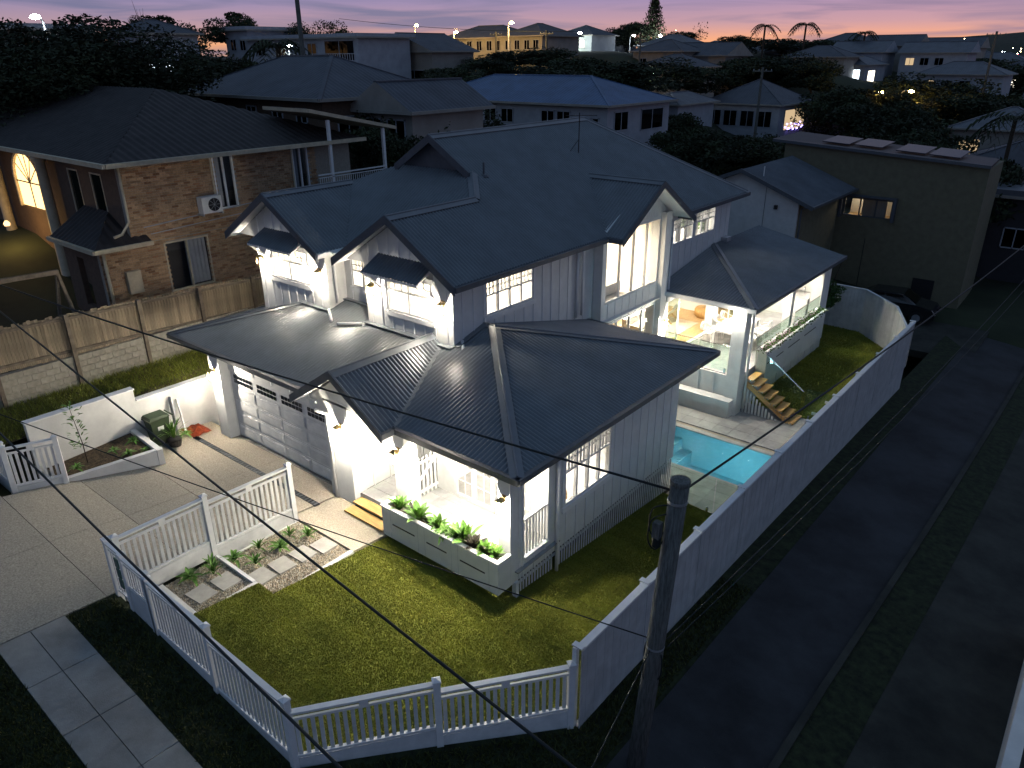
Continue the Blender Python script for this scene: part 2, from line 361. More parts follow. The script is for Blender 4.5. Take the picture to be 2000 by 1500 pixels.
b = MB(); b.prism([(5.25, -1.74, -.02), (7.66, -1.74, -.02), (7.66, -.36, -.12), (5.25, -.36, -.12)], (0, 0, .1)); b.build('slab', 'aggregate', dw)
b = MB(); b.prism([(5.25, -.352, -.12), (6.0, -.352, -.12), (6.0, -.02, -.15), (5.25, -.02, -.15)], (0, 0, .1)); b.build('slab', 'aggregate', dw)
b = MB(); b.box(-1.6, -1.08, -.2, 5.3, -.92, -.035); b.build('drain_bed', 'black', dw)
dr = thing('channel_drain', 'dark slotted drain grate across the driveway before the garage', 'drain', (2.3, -1, .03))
for i in range(46):
    MB().box(-.6+i*.128, -1.065, .035, -.6+i*.128+.09, -.935, .055).build('slat', 'trim_dark', dr)
MB().box(-.62, -1.075, .02, 5.29, -1.065, .06).build('rail', 'trim_dark', dr); MB().box(-.62, -.935, .02, 5.29, -.925, .06).build('rail', 'trim_dark', dr)
MB().box(-.62, -1.065, .0, 5.29, -.935, .03).build('channel', 'black', dr)
# lane, kerb and the yard across it
ys = list(np.arange(-26, 63, 4.))
def strip(name, x0, x1, m, lift):
    V = []; F = []
    for i, y in enumerate(ys): V += [(x0(y), y, zo(x0(y), y)+lift), (x1(y), y, zo(x1(y), y)+lift)]
    for i in range(len(ys)-1): F.append((2*i, 2*i+1, 2*i+3, 2*i+2))
    return struct(link(name, mesh(name, V, F, m)))
rx1 = lambda y: 17.55 + .03*max(0, y) - .0004*max(0, y)**2
strip('lane', lambda y: 15.4, rx1, 'asphalt', .0)
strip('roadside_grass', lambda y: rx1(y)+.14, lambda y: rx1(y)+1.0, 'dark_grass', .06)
mat('yard', (.045, .043, .034), .9, .25, .8, bump=.2, bscale=30, coords='World')
strip('paved_yard', lambda y: rx1(y)+1.0, lambda y: rx1(y)+24, 'yard', .05)
V = []; F = []
for y in ys:
    x = rx1(y); z = zo(x, y); V += [(x, y, z-.1), (x, y, z+.10), (x+.14, y, z+.10), (x+.14, y, z-.1)]
for i in range(len(ys)-1): F += [(i*4+k, i*4+k+1, i*4+5+k, i*4+4+k) for k in range(3)]
struct(link('kerb', mesh('kerb', V, F, 'yard')))
# ------------------------------------------------------------------ lawns with real blades
def inside(P, poly):
    c = np.zeros(len(P), bool); x, y = P[:, 0], P[:, 1]
    for i in range(len(poly)):
        x0, y0 = poly[i]; x1, y1 = poly[(i+1) % len(poly)]
        c ^= ((y0 > y) != (y1 > y)) & (x < (x1-x0)*(y-y0)/(y1-y0+1e-12)+x0)
    return c
def lawn(name, poly, zf, n, label, seed, h=.03, w_=.008, roll=(1.7, .42), ang=.0):
    struct(MB().poly([(x, y, zf(x, y)) for x, y in poly]).build(name, 'grass_soil'))
    g = np.random.default_rng(seed); P = np.array(poly); lo, hi = P.min(0), P.max(0)
    q = g.uniform(lo, hi, (int(n*1.6), 2)); q = q[inside(q, poly)][:n]; n = len(q)
    ca, sa = math.cos(ang), math.sin(ang); uu = q[:, 0]*ca+q[:, 1]*sa; vv = -q[:, 0]*sa+q[:, 1]*ca
    row = np.floor(vv/roll[1]); cl = np.floor((uu+row*.61)/roll[0]); hsh = np.abs(np.sin(row*12.9898+cl*78.233)*43758.5453) % 1
    fu = (uu+row*.61)/roll[0]-cl; fv = vv/roll[1]-row
    seam = (np.minimum(fu, 1-fu)*roll[0] < .012) | (np.minimum(fv, 1-fv)*roll[1] < .010)
    big = .5+.5*np.sin(q[:, 0]*1.3+1.7*np.sin(q[:, 1]*.9))*np.sin(q[:, 1]*1.1+q[:, 0]*.4)
    tone = (.82+.30*hsh)*(.88+.22*big)*g.uniform(.85, 1.15, n); tone[seam] *= .68
    z = np.array([zf(a, b) for a, b in q]); a = g.uniform(0, 2*np.pi, n); hh = h*g.uniform(.5, 1.3, n); ww = w_*g.uniform(.6, 1.4, n)
    le = g.normal(0, .45, (n, 2))*hh[:, None]
    d = np.stack([np.cos(a), np.sin(a), 0*a], 1)*ww[:, None]; base = np.column_stack([q, z]); tip = base+np.column_stack([le, hh])
    col = tone[:, None]*np.array([1, 1, 1.])*np.where(g.random((n, 1)) < .12, np.array([[1.25, 1.02, .9]]), 1.)
    tag(link('grass', npmesh('grass', np.stack([base-d, base+d, tip], 1), 3, 'grass', col)), label, 'grass', kind='stuff')
front_poly = [(7.68, .8), (7.68, -3.98), (7.16, -3.98), (7.16, -6.12), (11.45, -6.12), (14.44, -2.25), (14.44, 6.93), (11.0, 6.93), (11.0, .8)]
lawn('front_lawn', front_poly, lawnz, 420000, 'short lit lawn of laid turf in the front yard', 3)
bz = lambda x, y: -1.24
back_poly = [(10.3, 14.8), (14.44, 14.8), (14.44, 20.7), (13.2, 23.9), (11.4, 25.75), (9.0, 25.9), (9.0, 21)]
lawn('back_lawn', back_poly, bz, 60000, 'short lawn behind the timber stairs in the back yard', 4, h=.05, w_=.016)
# sparse rough grass on the dark verge by the fence
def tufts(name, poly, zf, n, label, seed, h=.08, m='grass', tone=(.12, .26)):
    g = np.random.default_rng(seed); P = np.array(poly); q = g.uniform(P.min(0), P.max(0), (int(n*1.6), 2)); q = q[inside(q, poly)][:n]; n = len(q)
    z = np.array([zf(a, b) for a, b in q]); a = g.uniform(0, 6.28, n); hh = h*g.uniform(.4, 1.3, n); base = np.column_stack([q, z])
    d = np.stack([np.cos(a), np.sin(a), 0*a], 1)*(.012*g.uniform(.6, 1.5, n))[:, None]; tip = base+np.column_stack([g.normal(0, .5, (n, 2))*hh[:, None], hh])
    tag(link('grass', npmesh('grass', np.stack([base-d, base+d, tip], 1), 3, m, g.uniform(*tone, n))), label, 'grass', kind='stuff')
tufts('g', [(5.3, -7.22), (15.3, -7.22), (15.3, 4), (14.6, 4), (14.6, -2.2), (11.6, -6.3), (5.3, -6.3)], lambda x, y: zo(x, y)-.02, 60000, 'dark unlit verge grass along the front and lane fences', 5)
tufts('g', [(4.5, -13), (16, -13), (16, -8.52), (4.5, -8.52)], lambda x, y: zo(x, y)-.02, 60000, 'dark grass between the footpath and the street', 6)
# ------------------------------------------------------------------ fences
def picket_fence(name, label, posts, tops, zbot, group=None, gap=.128, solid_below=True, face=.0, skip_first=False, postw=.12):
    """posts: list (x,y,z_ground); tops: top height per panel; zbot: bottom-rail height per panel"""
    r = thing(name, label, 'fence', (posts[0][0], posts[0][1], posts[0][2]), group)
    for i, (x, y, zg) in enumerate(posts):
        if skip_first and i == 0: continue
        zt = max([tops[j] for j in (i-1, i) if 0 <= j < len(tops)]) + .06
        a = math.atan2(posts[min(i+1, len(posts)-1)][1]-posts[max(i-1, 0)][1], posts[min(i+1, len(posts)-1)][0]-posts[max(i-1, 0)][0])
        b = MB().box(-postw/2, -postw/2, -.25, postw/2, postw/2, zt-zg)
        c = postw/2+.015; b.box(-c, -c, zt-zg, c, c, zt-zg+.03)
        b.poly([(-c, -c, zt-zg+.03), (c, -c, zt-zg+.03), (0, 0, zt-zg+.07)]).poly([(c, -c, zt-zg+.03), (c, c, zt-zg+.03), (0, 0, zt-zg+.07)]).poly([(c, c, zt-zg+.03), (-c, c, zt-zg+.03), (0, 0, zt-zg+.07)]).poly([(-c, c, zt-zg+.03), (-c, -c, zt-zg+.03), (0, 0, zt-zg+.07)])
        piece('post', mesh('post', b.V, b.F, 'white_trim'), r, (x, y, zg), a)
    for i in range(len(posts)-1):
        p = Vector(posts[i][:2]+(0,)); q = Vector(posts[i+1][:2]+(0,)); d = (q-p); ln = d.length; d.normalize(); a = math.atan2(d.y, d.x)
        p0 = p+d*postw/2; q0 = q-d*postw/2; zt = tops[i]; zb = zbot[i]; Z = lambda v, z: Vector((v.x, v.y, z)); mid = (p0+q0)/2
        MB().bar(Z(p0, zt), Z(q0, zt), .11, .045).build('top_rail', 'white_trim', r)
        for s0, s1 in ((p0, mid-d*.08), (mid+d*.08, q0)): MB().bar(Z(s0, zt-.15), Z(s1, zt-.15), .045, .05).build('rail', 'white_trim', r)
        MB().bar(Z(mid-d*.075, zt-.105), Z(mid+d*.075, zt-.105), .04, .16).build('rail_block', 'white_trim', r)
        MB().bar(Z(p0, zb), Z(q0, zb), .07, .05).build('bottom_rail', 'white_trim', r)
        zg = min(posts[i][2], posts[i+1][2])-.12
        if solid_below: MB().bar(Z(p0, (zg+zb-.045)/2), Z(q0, (zg+zb-.045)/2), .05, zb-.05-zg).build('plinth', 'white_board', r)
        n = int(round((ln-postw)/gap)); me = boxmesh('picket', .068, .022, zt-.175-zb-.025, 'white_board')
        for k in range(n):
            c = p0+d*((k+.5)*(ln-postw)/n); piece('picket', me, r, (c.x, c.y, zb+.025), a)
    return r
picket_fence('picket_fence', 'white stepped picket fence on the footpath side, right of the letterbox', [(7.0, -6.18, .33), (9.15, -6.18, .17), (11.5, -6.18, .0)], [1.62, 1.42], [.45, .25])
picket_fence('picket_fence', 'white picket fence cutting the lawn corner beside the utility pole', [(11.5, -6.18, .0), (12.96, -4.2, -.2), (14.42, -2.28, -.4)], [1.2, 1.02], [.22, .05], skip_first=True)
picket_fence('picket_fence', 'white picket fence between the driveway and the pebble garden', [(5.35, -6.02, .45), (5.35, -4.0, .3), (5.42, -1.8, .02)], [1.76, 1.62], [.62, .42])
picket_fence('picket_fence', 'short white picket fence at the left end of the driveway', [(-.95, -6.0, .42), (-.52, -4.9, .36)], [1.72], [.62])
picket_fence('picket_fence', 'white picket fence at the far left edge along the street', [(-4.0, -6.0, .8), (-2.5, -6.0, .6), (-1.05, -6.0, .42)], [1.95, 1.8], [.85, .7])
# letterbox section
lb = thing('letterbox_fence', 'white fence section holding the letterbox panel at the driveway corner', 'fence', (5.35, -6.18, .45))
for x, zt in ((5.35, 1.84), (6.0, 1.76), (6.94, 1.74)):
    MB().box(x-.06, -6.24, .1, x+.06, -6.12, zt).box(x-.075, -6.255, zt, x+.075, -6.105, zt+.035).build('post', 'white_trim', lb)
MB().bar((5.41, -6.18, 1.78), (5.94, -6.18, 1.78), .11, .045).build('top_rail', 'white_trim', lb)
MB().bar((6.06, -6.18, 1.70), (6.88, -6.18, 1.70), .11, .045).build('top_rail', 'white_trim', lb)
for x0, x1, z in ((5.41, 5.94, 1.64), (6.06, 6.88, 1.56), (5.41, 5.94, .58), (6.06, 6.88, 1.0)): MB().bar((x0, -6.18, z), (x1, -6.18, z), .05, .05).build('rail', 'white_trim', lb)
for x in (5.47, 5.58, 5.82, 5.9): piece('picket', boxmesh('picket', .05, .022, 1.0, 'white_board'), lb, (x, -6.18, .61))
for k in range(7): piece('picket', boxmesh('picket', .05, .022, .5, 'white_board'), lb, (6.12+k*.118, -6.18, 1.03))
MB().box(6.07, -6.22, .25, 6.87, -6.14, .97).build('letterbox_panel', 'grey_wall', lb)
for k in range(3): MB().box(5.62, -6.215, 1.32-k*.26, 5.78, -6.19, 1.54-k*.26).build('number_plate', 'teal', lb)
# solid boarded fence along the lane
sf = thing('board_fence', 'tall solid white boarded fence along the dark lane', 'fence', (14.5, -2.2, -.45))
ft = lambda y: 1.46 - .0085*(y+2.2)
me = boxmesh('board', .03, .1415, 1.86, 'fence_paint'); yb = -2.08; k = 0
while yb < 20.72:
    piece('board', me, sf, (14.556 + (.0025 if k % 2 else 0), yb, ft(yb)-1.9)); yb += .144; k += 1
MB().bar((14.53, -2.2, ft(-2.2)), (14.53, 20.8, ft(20.8)), .15, .045).build('capping', 'white_trim', sf)
for y in np.arange(-2.2, 21, 2.3):
    MB().box(14.4, y-.045, -1.6, 14.485, y+.045, ft(y)-.03).build('post', 'white_trim', sf)
    MB().box(14.39, y-.06, ft(y)+.024, 14.6, y+.06, ft(y)+.05).build('bracket', 'white_trim', sf)
    MB().box(14.573, y-.02, ft(y)-1.88, 14.585, y+.02, ft(y)-.03).build('cover_strip', 'fence_paint', sf)
for y0 in np.arange(-2.2, 20.7, 2.3):
    y1 = min(20.8, y0+2.3); zz = ft(y0)-1.93
    MB().prism([(14.44, y0, zo(14.5, y0)-.1), (14.44, y1, zo(14.5, y1)-.1), (14.44, y1, ft(y1)-1.89), (14.44, y0, ft(y0)-1.89)], (.1, 0, 0)).build('plinth', 'fence_paint', sf)
bf = thing('board_fence', 'white boarded fence closing the far end of the back lawn', 'fence', (14.5, 20.8, -1.24))
for (x0, y0), (x1, y1) in (((14.42, 20.9), (13.2, 24.0)), ((13.2, 24.0), (11.4, 25.85)), ((11.4, 25.85), (8.6, 26.0))):
    d = Vector((x1-x0, y1-y0, 0)); n = max(1, int(d.length/.16)); a = math.atan2(d.y, d.x); me = boxmesh('board', d.length/n-.006, .03, 2.1, 'white_board')
    for k in range(n): c = Vector((x0, y0, -1.3))+d*((k+.5)/n); piece('board', me, bf, c, a)
    MB().bar((x0, y0, .82), (x1, y1, .82), .1, .04).build('capping', 'white_trim', bf)
# ------------------------------------------------------------------ left garden: white retaining wall, wedge bed, paling fence on blocks
gw = thing('garden_wall', 'white rendered garden wall left of the driveway with a stepped top', 'wall', (-1.75, -2, 0))
MB().box(-1.9, -5.15, -.3, -1.7, -2.2, 1.86).box(-1.9, -2.2, -.3, -1.7, 4.2, 1.48).build('wall_body', 'render_wall', gw)
MB().box(-1.93, -5.18, 1.86, -1.67, -2.17, 1.90).box(-1.93, -2.165, 1.48, -1.67, 4.2, 1.52).build('coping', 'white_trim', gw)
struct(MB().poly([(-4.0, -9, 1.6), (-1.9, -9, 1.3), (-1.9, -2.2, 1.5), (-1.9, 4, 1.3), (-4.0, 6, 1.5)]).build('soil_bank', 'soil'))
tufts('g', [(-3.95, -6.5), (-1.95, -6.5), (-1.95, 3.8), (-3.95, 3.8)], lambda x, y: 1.5+(-.09)*(x+3), 16000, 'weedy grass on the soil bank behind the white garden wall', 8, h=.16, tone=(.45, .95))
wp = thing('wedge_planter', 'white wedge-shaped planter wall along the left of the driveway', 'planter', (-.6, -3.6, .3))
A, B, Cc, D = Vector((-.58, -4.95, 0)), Vector((.22, -2.52, 0)), Vector((-1.68, -2.4, 0)), Vector((-1.68, -4.95, 0))
def wseg(p, q, t0, t1, w_=.16):
    d = (q-p).normalized(); n_ = Vector((-d.y, d.x, 0))*w_
    b = MB(); pts = [p, q, q+n_, p+n_]; tt = [t0, t1, t1, t0]; i = 0
    b.V = [Vector((v.x, v.y, -.1)) for v in pts]+[Vector((v.x, v.y, t)) for v, t in zip(pts, tt)]
    b.F = [(0,3,2,1),(4,5,6,7),(0,1,5,4),(1,2,6,5),(2,3,7,6),(3,0,4,7)]; return b
wseg(A, B, .45, .66).build('front_wall', 'render_wall', wp); wseg(B+Vector((.0, .003, 0)), Cc, .66, .66).build('end_wall', 'render_wall', wp)
MB().poly([(A.x-.1, A.y, .40), (B.x-.15, B.y-.1, .57), (Cc.x, Cc.y-.15, .57), (D.x, D.y, .42)]).build('soil', 'soil', wp)
bw = thing('block_wall', 'pale concrete block retaining wall under the old paling fence', 'wall', (-4.05, -2, 1.5))
MB().box(-4.25, -8, 1.2, -4.02, 9, 2.5).build('mortar_bed', 'mortar', bw)
me = boxmesh('block', .2, .385, .185, 'block')
for c in range(6):
    yb = -7.0+(c % 2)*.2
    while yb < 3.4: piece('block', me, bw, (-4.1+random.uniform(-.004, .004), yb, 1.38+c*.196)); yb += .396
pf = thing('paling_fence', 'weathered timber paling fence on top of the block wall', 'fence', (-4.05, -2, 2.4))
pt = lambda y: 3.77-.033*(y-0)
yb = -7.0; ms = [boxmesh('paling', .02, .094, 1.3+.03*q, 'paling') for q in range(3)]
while yb < 7.5:
    piece('paling', random.choice(ms), pf, (-4.12+random.uniform(-.006, .006), yb, pt(yb)-1.33+random.uniform(-.02, .02))); yb += .1
for dz in (-.12, -1.15): MB().bar((-4.075, -7, pt(-7)+dz), (-4.075, 7.5, pt(7.5)+dz), .05, .08).build('rail', 'paling_frame', pf)
for y in (-6.6, -4.9, -2.75, -.55, 1.55, 3.6, 5.6): MB().box(-4.0, y-.055, 1.4 if y < 2 else 1.9, -3.9, y+.055, pt(y)+.04).build('post', 'paling_frame', pf)
# ------------------------------------------------------------------ pebble garden
pg1 = lambda x, y: .21
pg2 = lambda x, y: .045
ed = thing('garden_edging', 'white concrete edging around the pebble garden terraces', 'edging', (6.5, -4, .1))
MB().box(5.42, -6.1, -.1, 5.5, -1.76, .02).build('side_edge', 'render_wall', ed)
MB().box(7.02, -5.35, -.25, 7.14, -3.98, .26).box(5.5, -5.47, .0, 7.14, -5.35, .26).build('lower_edge', 'render_wall', ed)
MB().box(5.5, -4.05, -.1, 7.02, -3.97, .27).build('step_edge', 'white_trim', ed)
MB().box(7.02, -4.2, -.3, 7.7, -4.08, .1).box(7.58, -4.08, -.3, 7.7, -1.76, .1).build('upper_edge', 'render_wall', ed)
for nm, p_, zf in (('pebble_bed', [(5.5, -6.1), (7.02, -6.1), (7.02, -3.98), (5.5, -3.98)], pg1), ('pebble_bed', [(5.5, -4.06), (7.58, -4.06), (7.58, -1.76), (5.5, -1.76)], pg2)):
    sheet(nm, p_, lambda x, y, zf=zf: zf(x, y)-.03, 'soil')
def pebbles(poly, zf, n, seed, label):
    g = np.random.default_rng(seed); P = np.array(poly); q = g.uniform(P.min(0), P.max(0), (n, 2))
    oc = np.array([(1,0,0),(0,1,0),(-1,0,0),(0,-1,0),(0,0,1)]); tri = [(0,1,4),(1,2,4),(2,3,4),(3,0,4)]
    s = np.column_stack([g.uniform(.018, .034, n), g.uniform(.014, .028, n), g.uniform(.012, .022, n)]); a = g.uniform(0, 6.28, n)
    c, si = np.cos(a), np.sin(a); v = oc[None]*s[:, None]; vx = v[..., 0]*c[:, None]-v[..., 1]*si[:, None]; vy = v[..., 0]*si[:, None]+v[..., 1]*c[:, None]
    base = np.column_stack([q, [zf(x, y) for x, y in q]]); base[:, 2] += g.uniform(-.022, -.002, n); W = np.stack([vx, vy, v[..., 2]], -1)+base[:, None]
    T = np.stack([W[:, t] for t in tri], 1).reshape(-1, 3, 3); tn = g.uniform(.5, 1.35, (n, 1))*np.where(g.random((n, 1)) < .3, [[1., .86, .7]], [[1., 1., 1.]])
    tag(link('pebbles', npmesh('pebbles', T, 3, 'pebble', np.repeat(tn, 4, 0))), label, 'pebbles', kind='stuff')
pebbles([(5.52, -5.35), (7.0, -4.05)], lambda x, y: .2, 8500, 21, 'pale pebbles on the lower terrace of the garden')
pebbles([(5.52, -3.96), (7.57, -1.78)], lambda x, y: .035, 18000, 22, 'pale pebbles on the upper terrace of the garden')
names = ['closest to the letterbox', 'second from the letterbox, on the lower terrace', 'just above the white terrace step', 'fourth from the letterbox', 'fifth from the letterbox', 'closest to the front path']
for i, (x, y, zf, rz) in enumerate([(6.43, -4.95, .2, .1), (6.45, -4.38, .2, .04), (6.72, -3.66, .035, .05), (6.74, -3.12, .035, -.03), (6.76, -2.55, .035, .04), (6.88, -2.02, .035, .02)]):
    b = MB().box(-.27, -.23, -.04, .27, .23, .035); o = link('stepping_stone', mesh('stepping_stone', b.V, b.F, 'paver')); o.location = (x, y, zf); o.rotation_euler[2] = rz
    tag(o, 'square concrete stepping stone in the pebbles, ' + names[i], 'paver', 'stepping stones in the pebble garden')
# ================================================================== the lit house
H = thing('house', 'large white board-and-batten house with dark corrugated roofs, lit for the evening', 'house', (5, 6, 0))
def PT(axis, c, s): return (lambda u, z, d=0.: Vector((c+s*d, u, z))) if axis == 'x' else (lambda u, z, d=0.: Vector((u, c+s*d, z)))
def wall(parent, axis, c, s, u0, u1, z0, z1, ops=(), t=.14, m='white', bat=.45, top=None, name='wall', bstart=None, batm='white_trim', bw=.042):
    p = PT(axis, c, s); b = MB(); us = sorted({u0, u1, *[v for o in ops for v in o[:2]]}); zs = sorted({z0, z1, *[v for o in ops for v in o[2:]]})
    hit = lambda u, z: any(o[0] < u < o[1] and o[2] < z < o[3] for o in ops)
    for a, e in zip(us[:-1], us[1:]):
        for f, g in zip(zs[:-1], zs[1:]):
            if hit((a+e)/2, (f+g)/2): continue
            for d in (0, -t): b.poly([p(a, f, d), p(e, f, d), p(e, g, d), p(a, g, d)])
    for o in list(ops)+[(u0, u1, z0, z1)]:
        a, e, f, g = o
        for q in (((a, f), (e, f)), ((e, f), (e, g)), ((e, g), (a, g)), ((a, g), (a, f))):
            b.poly([p(*q[0], 0), p(*q[1], 0), p(*q[1], -t), p(*q[0], -t)])
    if top: b.prism([p(u, z, 0) for u, z in top], p(0, 0, -t)-p(0, 0, 0))
    w_ = b.build(name, m, parent)
    if bat:
        u = (bstart if bstart is not None else u0+bat*.5)
        while u < u1-.03:
            segs = [(z0, z1)]
            if top:
                zt = topz(top, u); segs = [(z0, zt)]
            for o in ops:
                if o[0]-.05 < u < o[1]+.05:
                    segs = [x for (f, g) in segs for x in ((f, min(g, o[2]-.09)), (max(f, o[3]+.07), g)) if x[1]-x[0] > .06]
            for f, g in segs:
                bb = MB(); q = [p(u-bw/2, f, .0), p(u+bw/2, f, .0), p(u+bw/2, f, .02), p(u-bw/2, f, .02)]; bb.prism(q, (0, 0, g-f)); bb.build('batten', batm, w_)
            u += bat
    return w_
def topz(top, u):
    best = 0
    for i in range(len(top)):
        (a, za), (e, ze) = top[i], top[(i+1) % len(top)]
        if min(a, e) <= u <= max(a, e) and abs(a-e) > 1e-6: best = max(best, za+(ze-za)*(u-a)/(e-a))
    return best
def obox(b, p, u0, u1, z0, z1, d0, d1):
    b.prism([p(u0, z0, d0), p(u1, z0, d0), p(u1, z0, d1), p(u0, z0, d1)], (0, 0, z1-z0)); return b
def window(parent, axis, c, s, u0, u1, z0, z1, n=2, grid=(3, 2), tf=.42, sill=True, fr=.055, m='white_trim', gl='glass', name='window', label=None, dep=.05, mid=.06):
    p = PT(axis, c, s); b = MB(); d0, d1 = -dep-.02, .015
    for q in ((u0, u1, z0, z0+fr), (u0, u1, z1-fr, z1), (u0, u0+fr, z0+fr, z1-fr), (u1-fr, u1, z0+fr, z1-fr)): obox(b, p, *q, d0, d1)
    sw = (u1-u0-2*fr-(n-1)*mid)/n; cells = []
    for k in range(n):
        a = u0+fr+k*(sw+mid); e = a+sw
        if k < n-1: obox(b, p, e, e+mid, z0+fr, z1-fr, d0, d1-.002)
        zz0, zz1 = z0+fr, z1-fr; zm = zz1-(zz1-zz0)*tf if grid else zz1
        if grid:
            obox(b, p, a, e, zm-.022, zm+.022, d0+.01, d1-.006); cells.append((a, e, zz0, zm-.022))
            gc, gr = grid; t = .018
            for i in range(1, gc): x = a+sw*i/gc; obox(b, p, x-t/2, x+t/2, zm+.022, zz1, d0+.02, d1-.012)
            for j in range(1, gr): z = zm+.022+(zz1-zm-.022)*j/gr; obox(b, p, a, e, z-t/2, z+t/2, d0+.022, d1-.014)
            for i in range(gc):
                for j in range(gr): cells.append((a+sw*i/gc+t/2, a+sw*(i+1)/gc-t/2, zm+.022+(zz1-zm-.022)*j/gr+t/2, zm+.022+(zz1-zm-.022)*(j+1)/gr-t/2))
        else: cells.append((a, e, zz0, zz1))
    w_ = b.build(name, m, parent)
    if label: w_['label'] = label
    for q in cells: obox(MB(), p, *q, -.032, -.026).build('pane', gl, w_)
    if sill:
        obox(MB(), p, u0-.1, u1+.1, z0-.14, z0-.005, 0.002, .06).build('sill', m, w_)
        for a, e in ((u0-.09, u0-.005), (u1+.005, u1+.09)): obox(MB(), p, a, e, z0, z1+.02, .002, .028).build('architrave', m, w_)
        obox(MB(), p, u0-.09, u1+.09, z1+.022, z1+.10, .002, .03).build('head_trim', m, w_)
    return w_
def lantern(parent, axis, c, s, u, z, power=14):
    p = PT(axis, c, s); r = link('wall_lantern', None, parent)
    obox(MB(), p, u-.05, u+.05, z+.05, z+.25, .002, .02).build('back_plate', 'brass', r)
    MB().tube([p(u, z+.2, .02), p(u, z+.27, .06), p(u, z+.28, .13)], .011, 6).build('arm', 'brass', r)
    w_ = .075; d = .13; b = MB(); tp = [p(u-w_-.02, z+.17, d-w_-.02), p(u+w_+.02, z+.17, d-w_-.02), p(u+w_+.02, z+.17, d+w_+.02), p(u-w_-.02, z+.17, d+w_+.02)]
    apx = p(u, z+.27, d); [b.poly([tp[i], tp[(i+1) % 4], apx]) for i in range(4)]; b.build('cap', 'brass', r)
    f = MB()
    for du in (-1, 1):
        for dd in (-1, 1): f.bar(p(u+du*w_, z-.12, d+dd*w_), p(u+du*w_, z+.17, d+dd*w_), .012, .012, (1, 0, 0))
    for zz in (-.12,):
        for (a, e) in (((-1,-1),(1,-1)), ((1,-1),(1,1)), ((1,1),(-1,1)), ((-1,1),(-1,-1))): f.bar(p(u+a[0]*w_, z+zz, d+a[1]*w_), p(u+e[0]*w_, z+zz, d+e[1]*w_), .012, .012)
    f.build('cage', 'brass', r)
    MB().lathe(p(u, z-.02, d), [(.004, -.04), (.03, -.02), (.034, .02), (.018, .06), (.012, .1)], 10).build('bulb', 'bulb', r, True)
    lamp(r, p(u, z, d+.045), power, (1, .91, .76), .03)
    return r
# ------------------------------------------------------------------ lower storey shell
W = lambda *a, **k: wall(H, *a, **k)
W('y', 0, -1, -.02, 5.05, 0, 2.86, [(0., 5.0, .0, 2.25)], bat=.9, t=.1, name='garage_wall')
MB().box(-.55, -.3, -.2, -.02, .2, 2.9).build('column', 'white', H); MB().box(5.05, -.3, -.2, 6.02, .1, 2.88).build('column', 'white', H)
W('x', -.5, -1, .22, 9, -.2, 2.9, bat=.6, name='garage_wall')
W('x', 6.0, 1, .1, 2.3, .28, 2.8, bat=.6, name='entry_wall', m='white'); W('y', 2.3, -1, 6.0, 7.45, .28, 2.8, [(6.25, 7.15, .31, 2.45)], bat=0, name='entry_wall')
W('x', 7.45, -1, 1.5, 2.3, .28, 2.8, bat=0, name='entry_wall')
W('y', 1.38, -1, 7.45, 11.2, .28, 2.8, [(8.08, 10.75, .31, 2.52)], bat=0, name='porch_wall')
sw_ = W('x', 11.36, 1, .0, 7.3, .02, 2.82, [(.2, 1.1, .48, 2.6), (1.72, 3.72, 1.1, 2.66)], bat=.42, bstart=.14, name='side_wall')
W('y', 7.3, 1, 7.0, 11.22, -.6, 2.8, bat=.42, name='rear_wall')
MB().box(11.02, -.28, .0, 11.355, -.003, 2.84).build('post', 'white', H); MB().box(7.7, -.28, .31, 8.07, .14, 2.84).build('post', 'white', H)
MB().box(6.02, -.12, .0, 7.5, 2.3, .28).box(7.5, -.25, .02, 11.2, 7.25, .28).build('floor_slab', 'render_wall', H)
MB().box(6.0, -.15, 2.8, 11.3, 1.38, 2.84).box(6.0, 1.38, 2.8, 7.45, 2.3, 2.84).build('porch_ceiling', 'white_trim', H)
MB().box(11.3, -.16, -.5, 11.42, -.06, .02).build('stump', 'white_trim', H)
pfl = link('porch_floor', None, H)
x = 6.06
while x < 11.0:
    y = -.13
    while y < 2.25:
        if not (x > 7.3 and y > 1.2):
            piece('tile', boxmesh('tile', .594, .394, .03, 'tile'), pfl, (x+.3, y+.2, .281))
        y += .4
    x += .6
# under-floor picket screen
sc_ = link('batten_screen', None, H)
yy = -.02
while yy < 7.25:
    zb = lawnz(11.4, yy)+.04; zt = .0+random.uniform(-.012, .012)
    if abs(yy-1.38) > .1: piece('picket', boxmesh('picket', .012, .052, round(zt-zb, 2), 'white_board'), sc_, (11.345, yy, zb))
    yy += .108
MB().box(11.30, 0, -.16, 11.33, 7.3, -.10).build('rail', 'white_trim', sc_)
MB().box(11.02, .0, -.9, 11.06, 7.25, .0).build('shade_backing', 'black', sc_)  # black sheet: shade of the under-floor void put in as colour
# porch side opening: slatted balustrade
bl = link('slat_balustrade', None, H)
for k in range(8): piece('slat', boxmesh('slat', .03, .045, .98, 'white_board'), bl, (11.30, .26+k*.112, .5))
MB().box(11.25, .2, 1.46, 11.35, 1.1, 1.5).build('rail', 'white_trim', bl); MB().box(11.25, .2, .48, 11.40, 1.1, .505).build('rail', 'white_trim', bl)
# timber steps
st = link('front_steps', None, H)
MB().box(6.08, -.44, .155, 7.5, -.125, .2).build('tread', 'timber_step', st); MB().box(6.08, -.74, .04, 7.56, -.42, .085).build('tread', 'timber_step', st)
MB().box(6.12, -.4, -.05, 7.5, -.14, .155).box(6.12, -.7, -.1, 7.5, -.43, .04).build('riser', 'trim_dark', st)
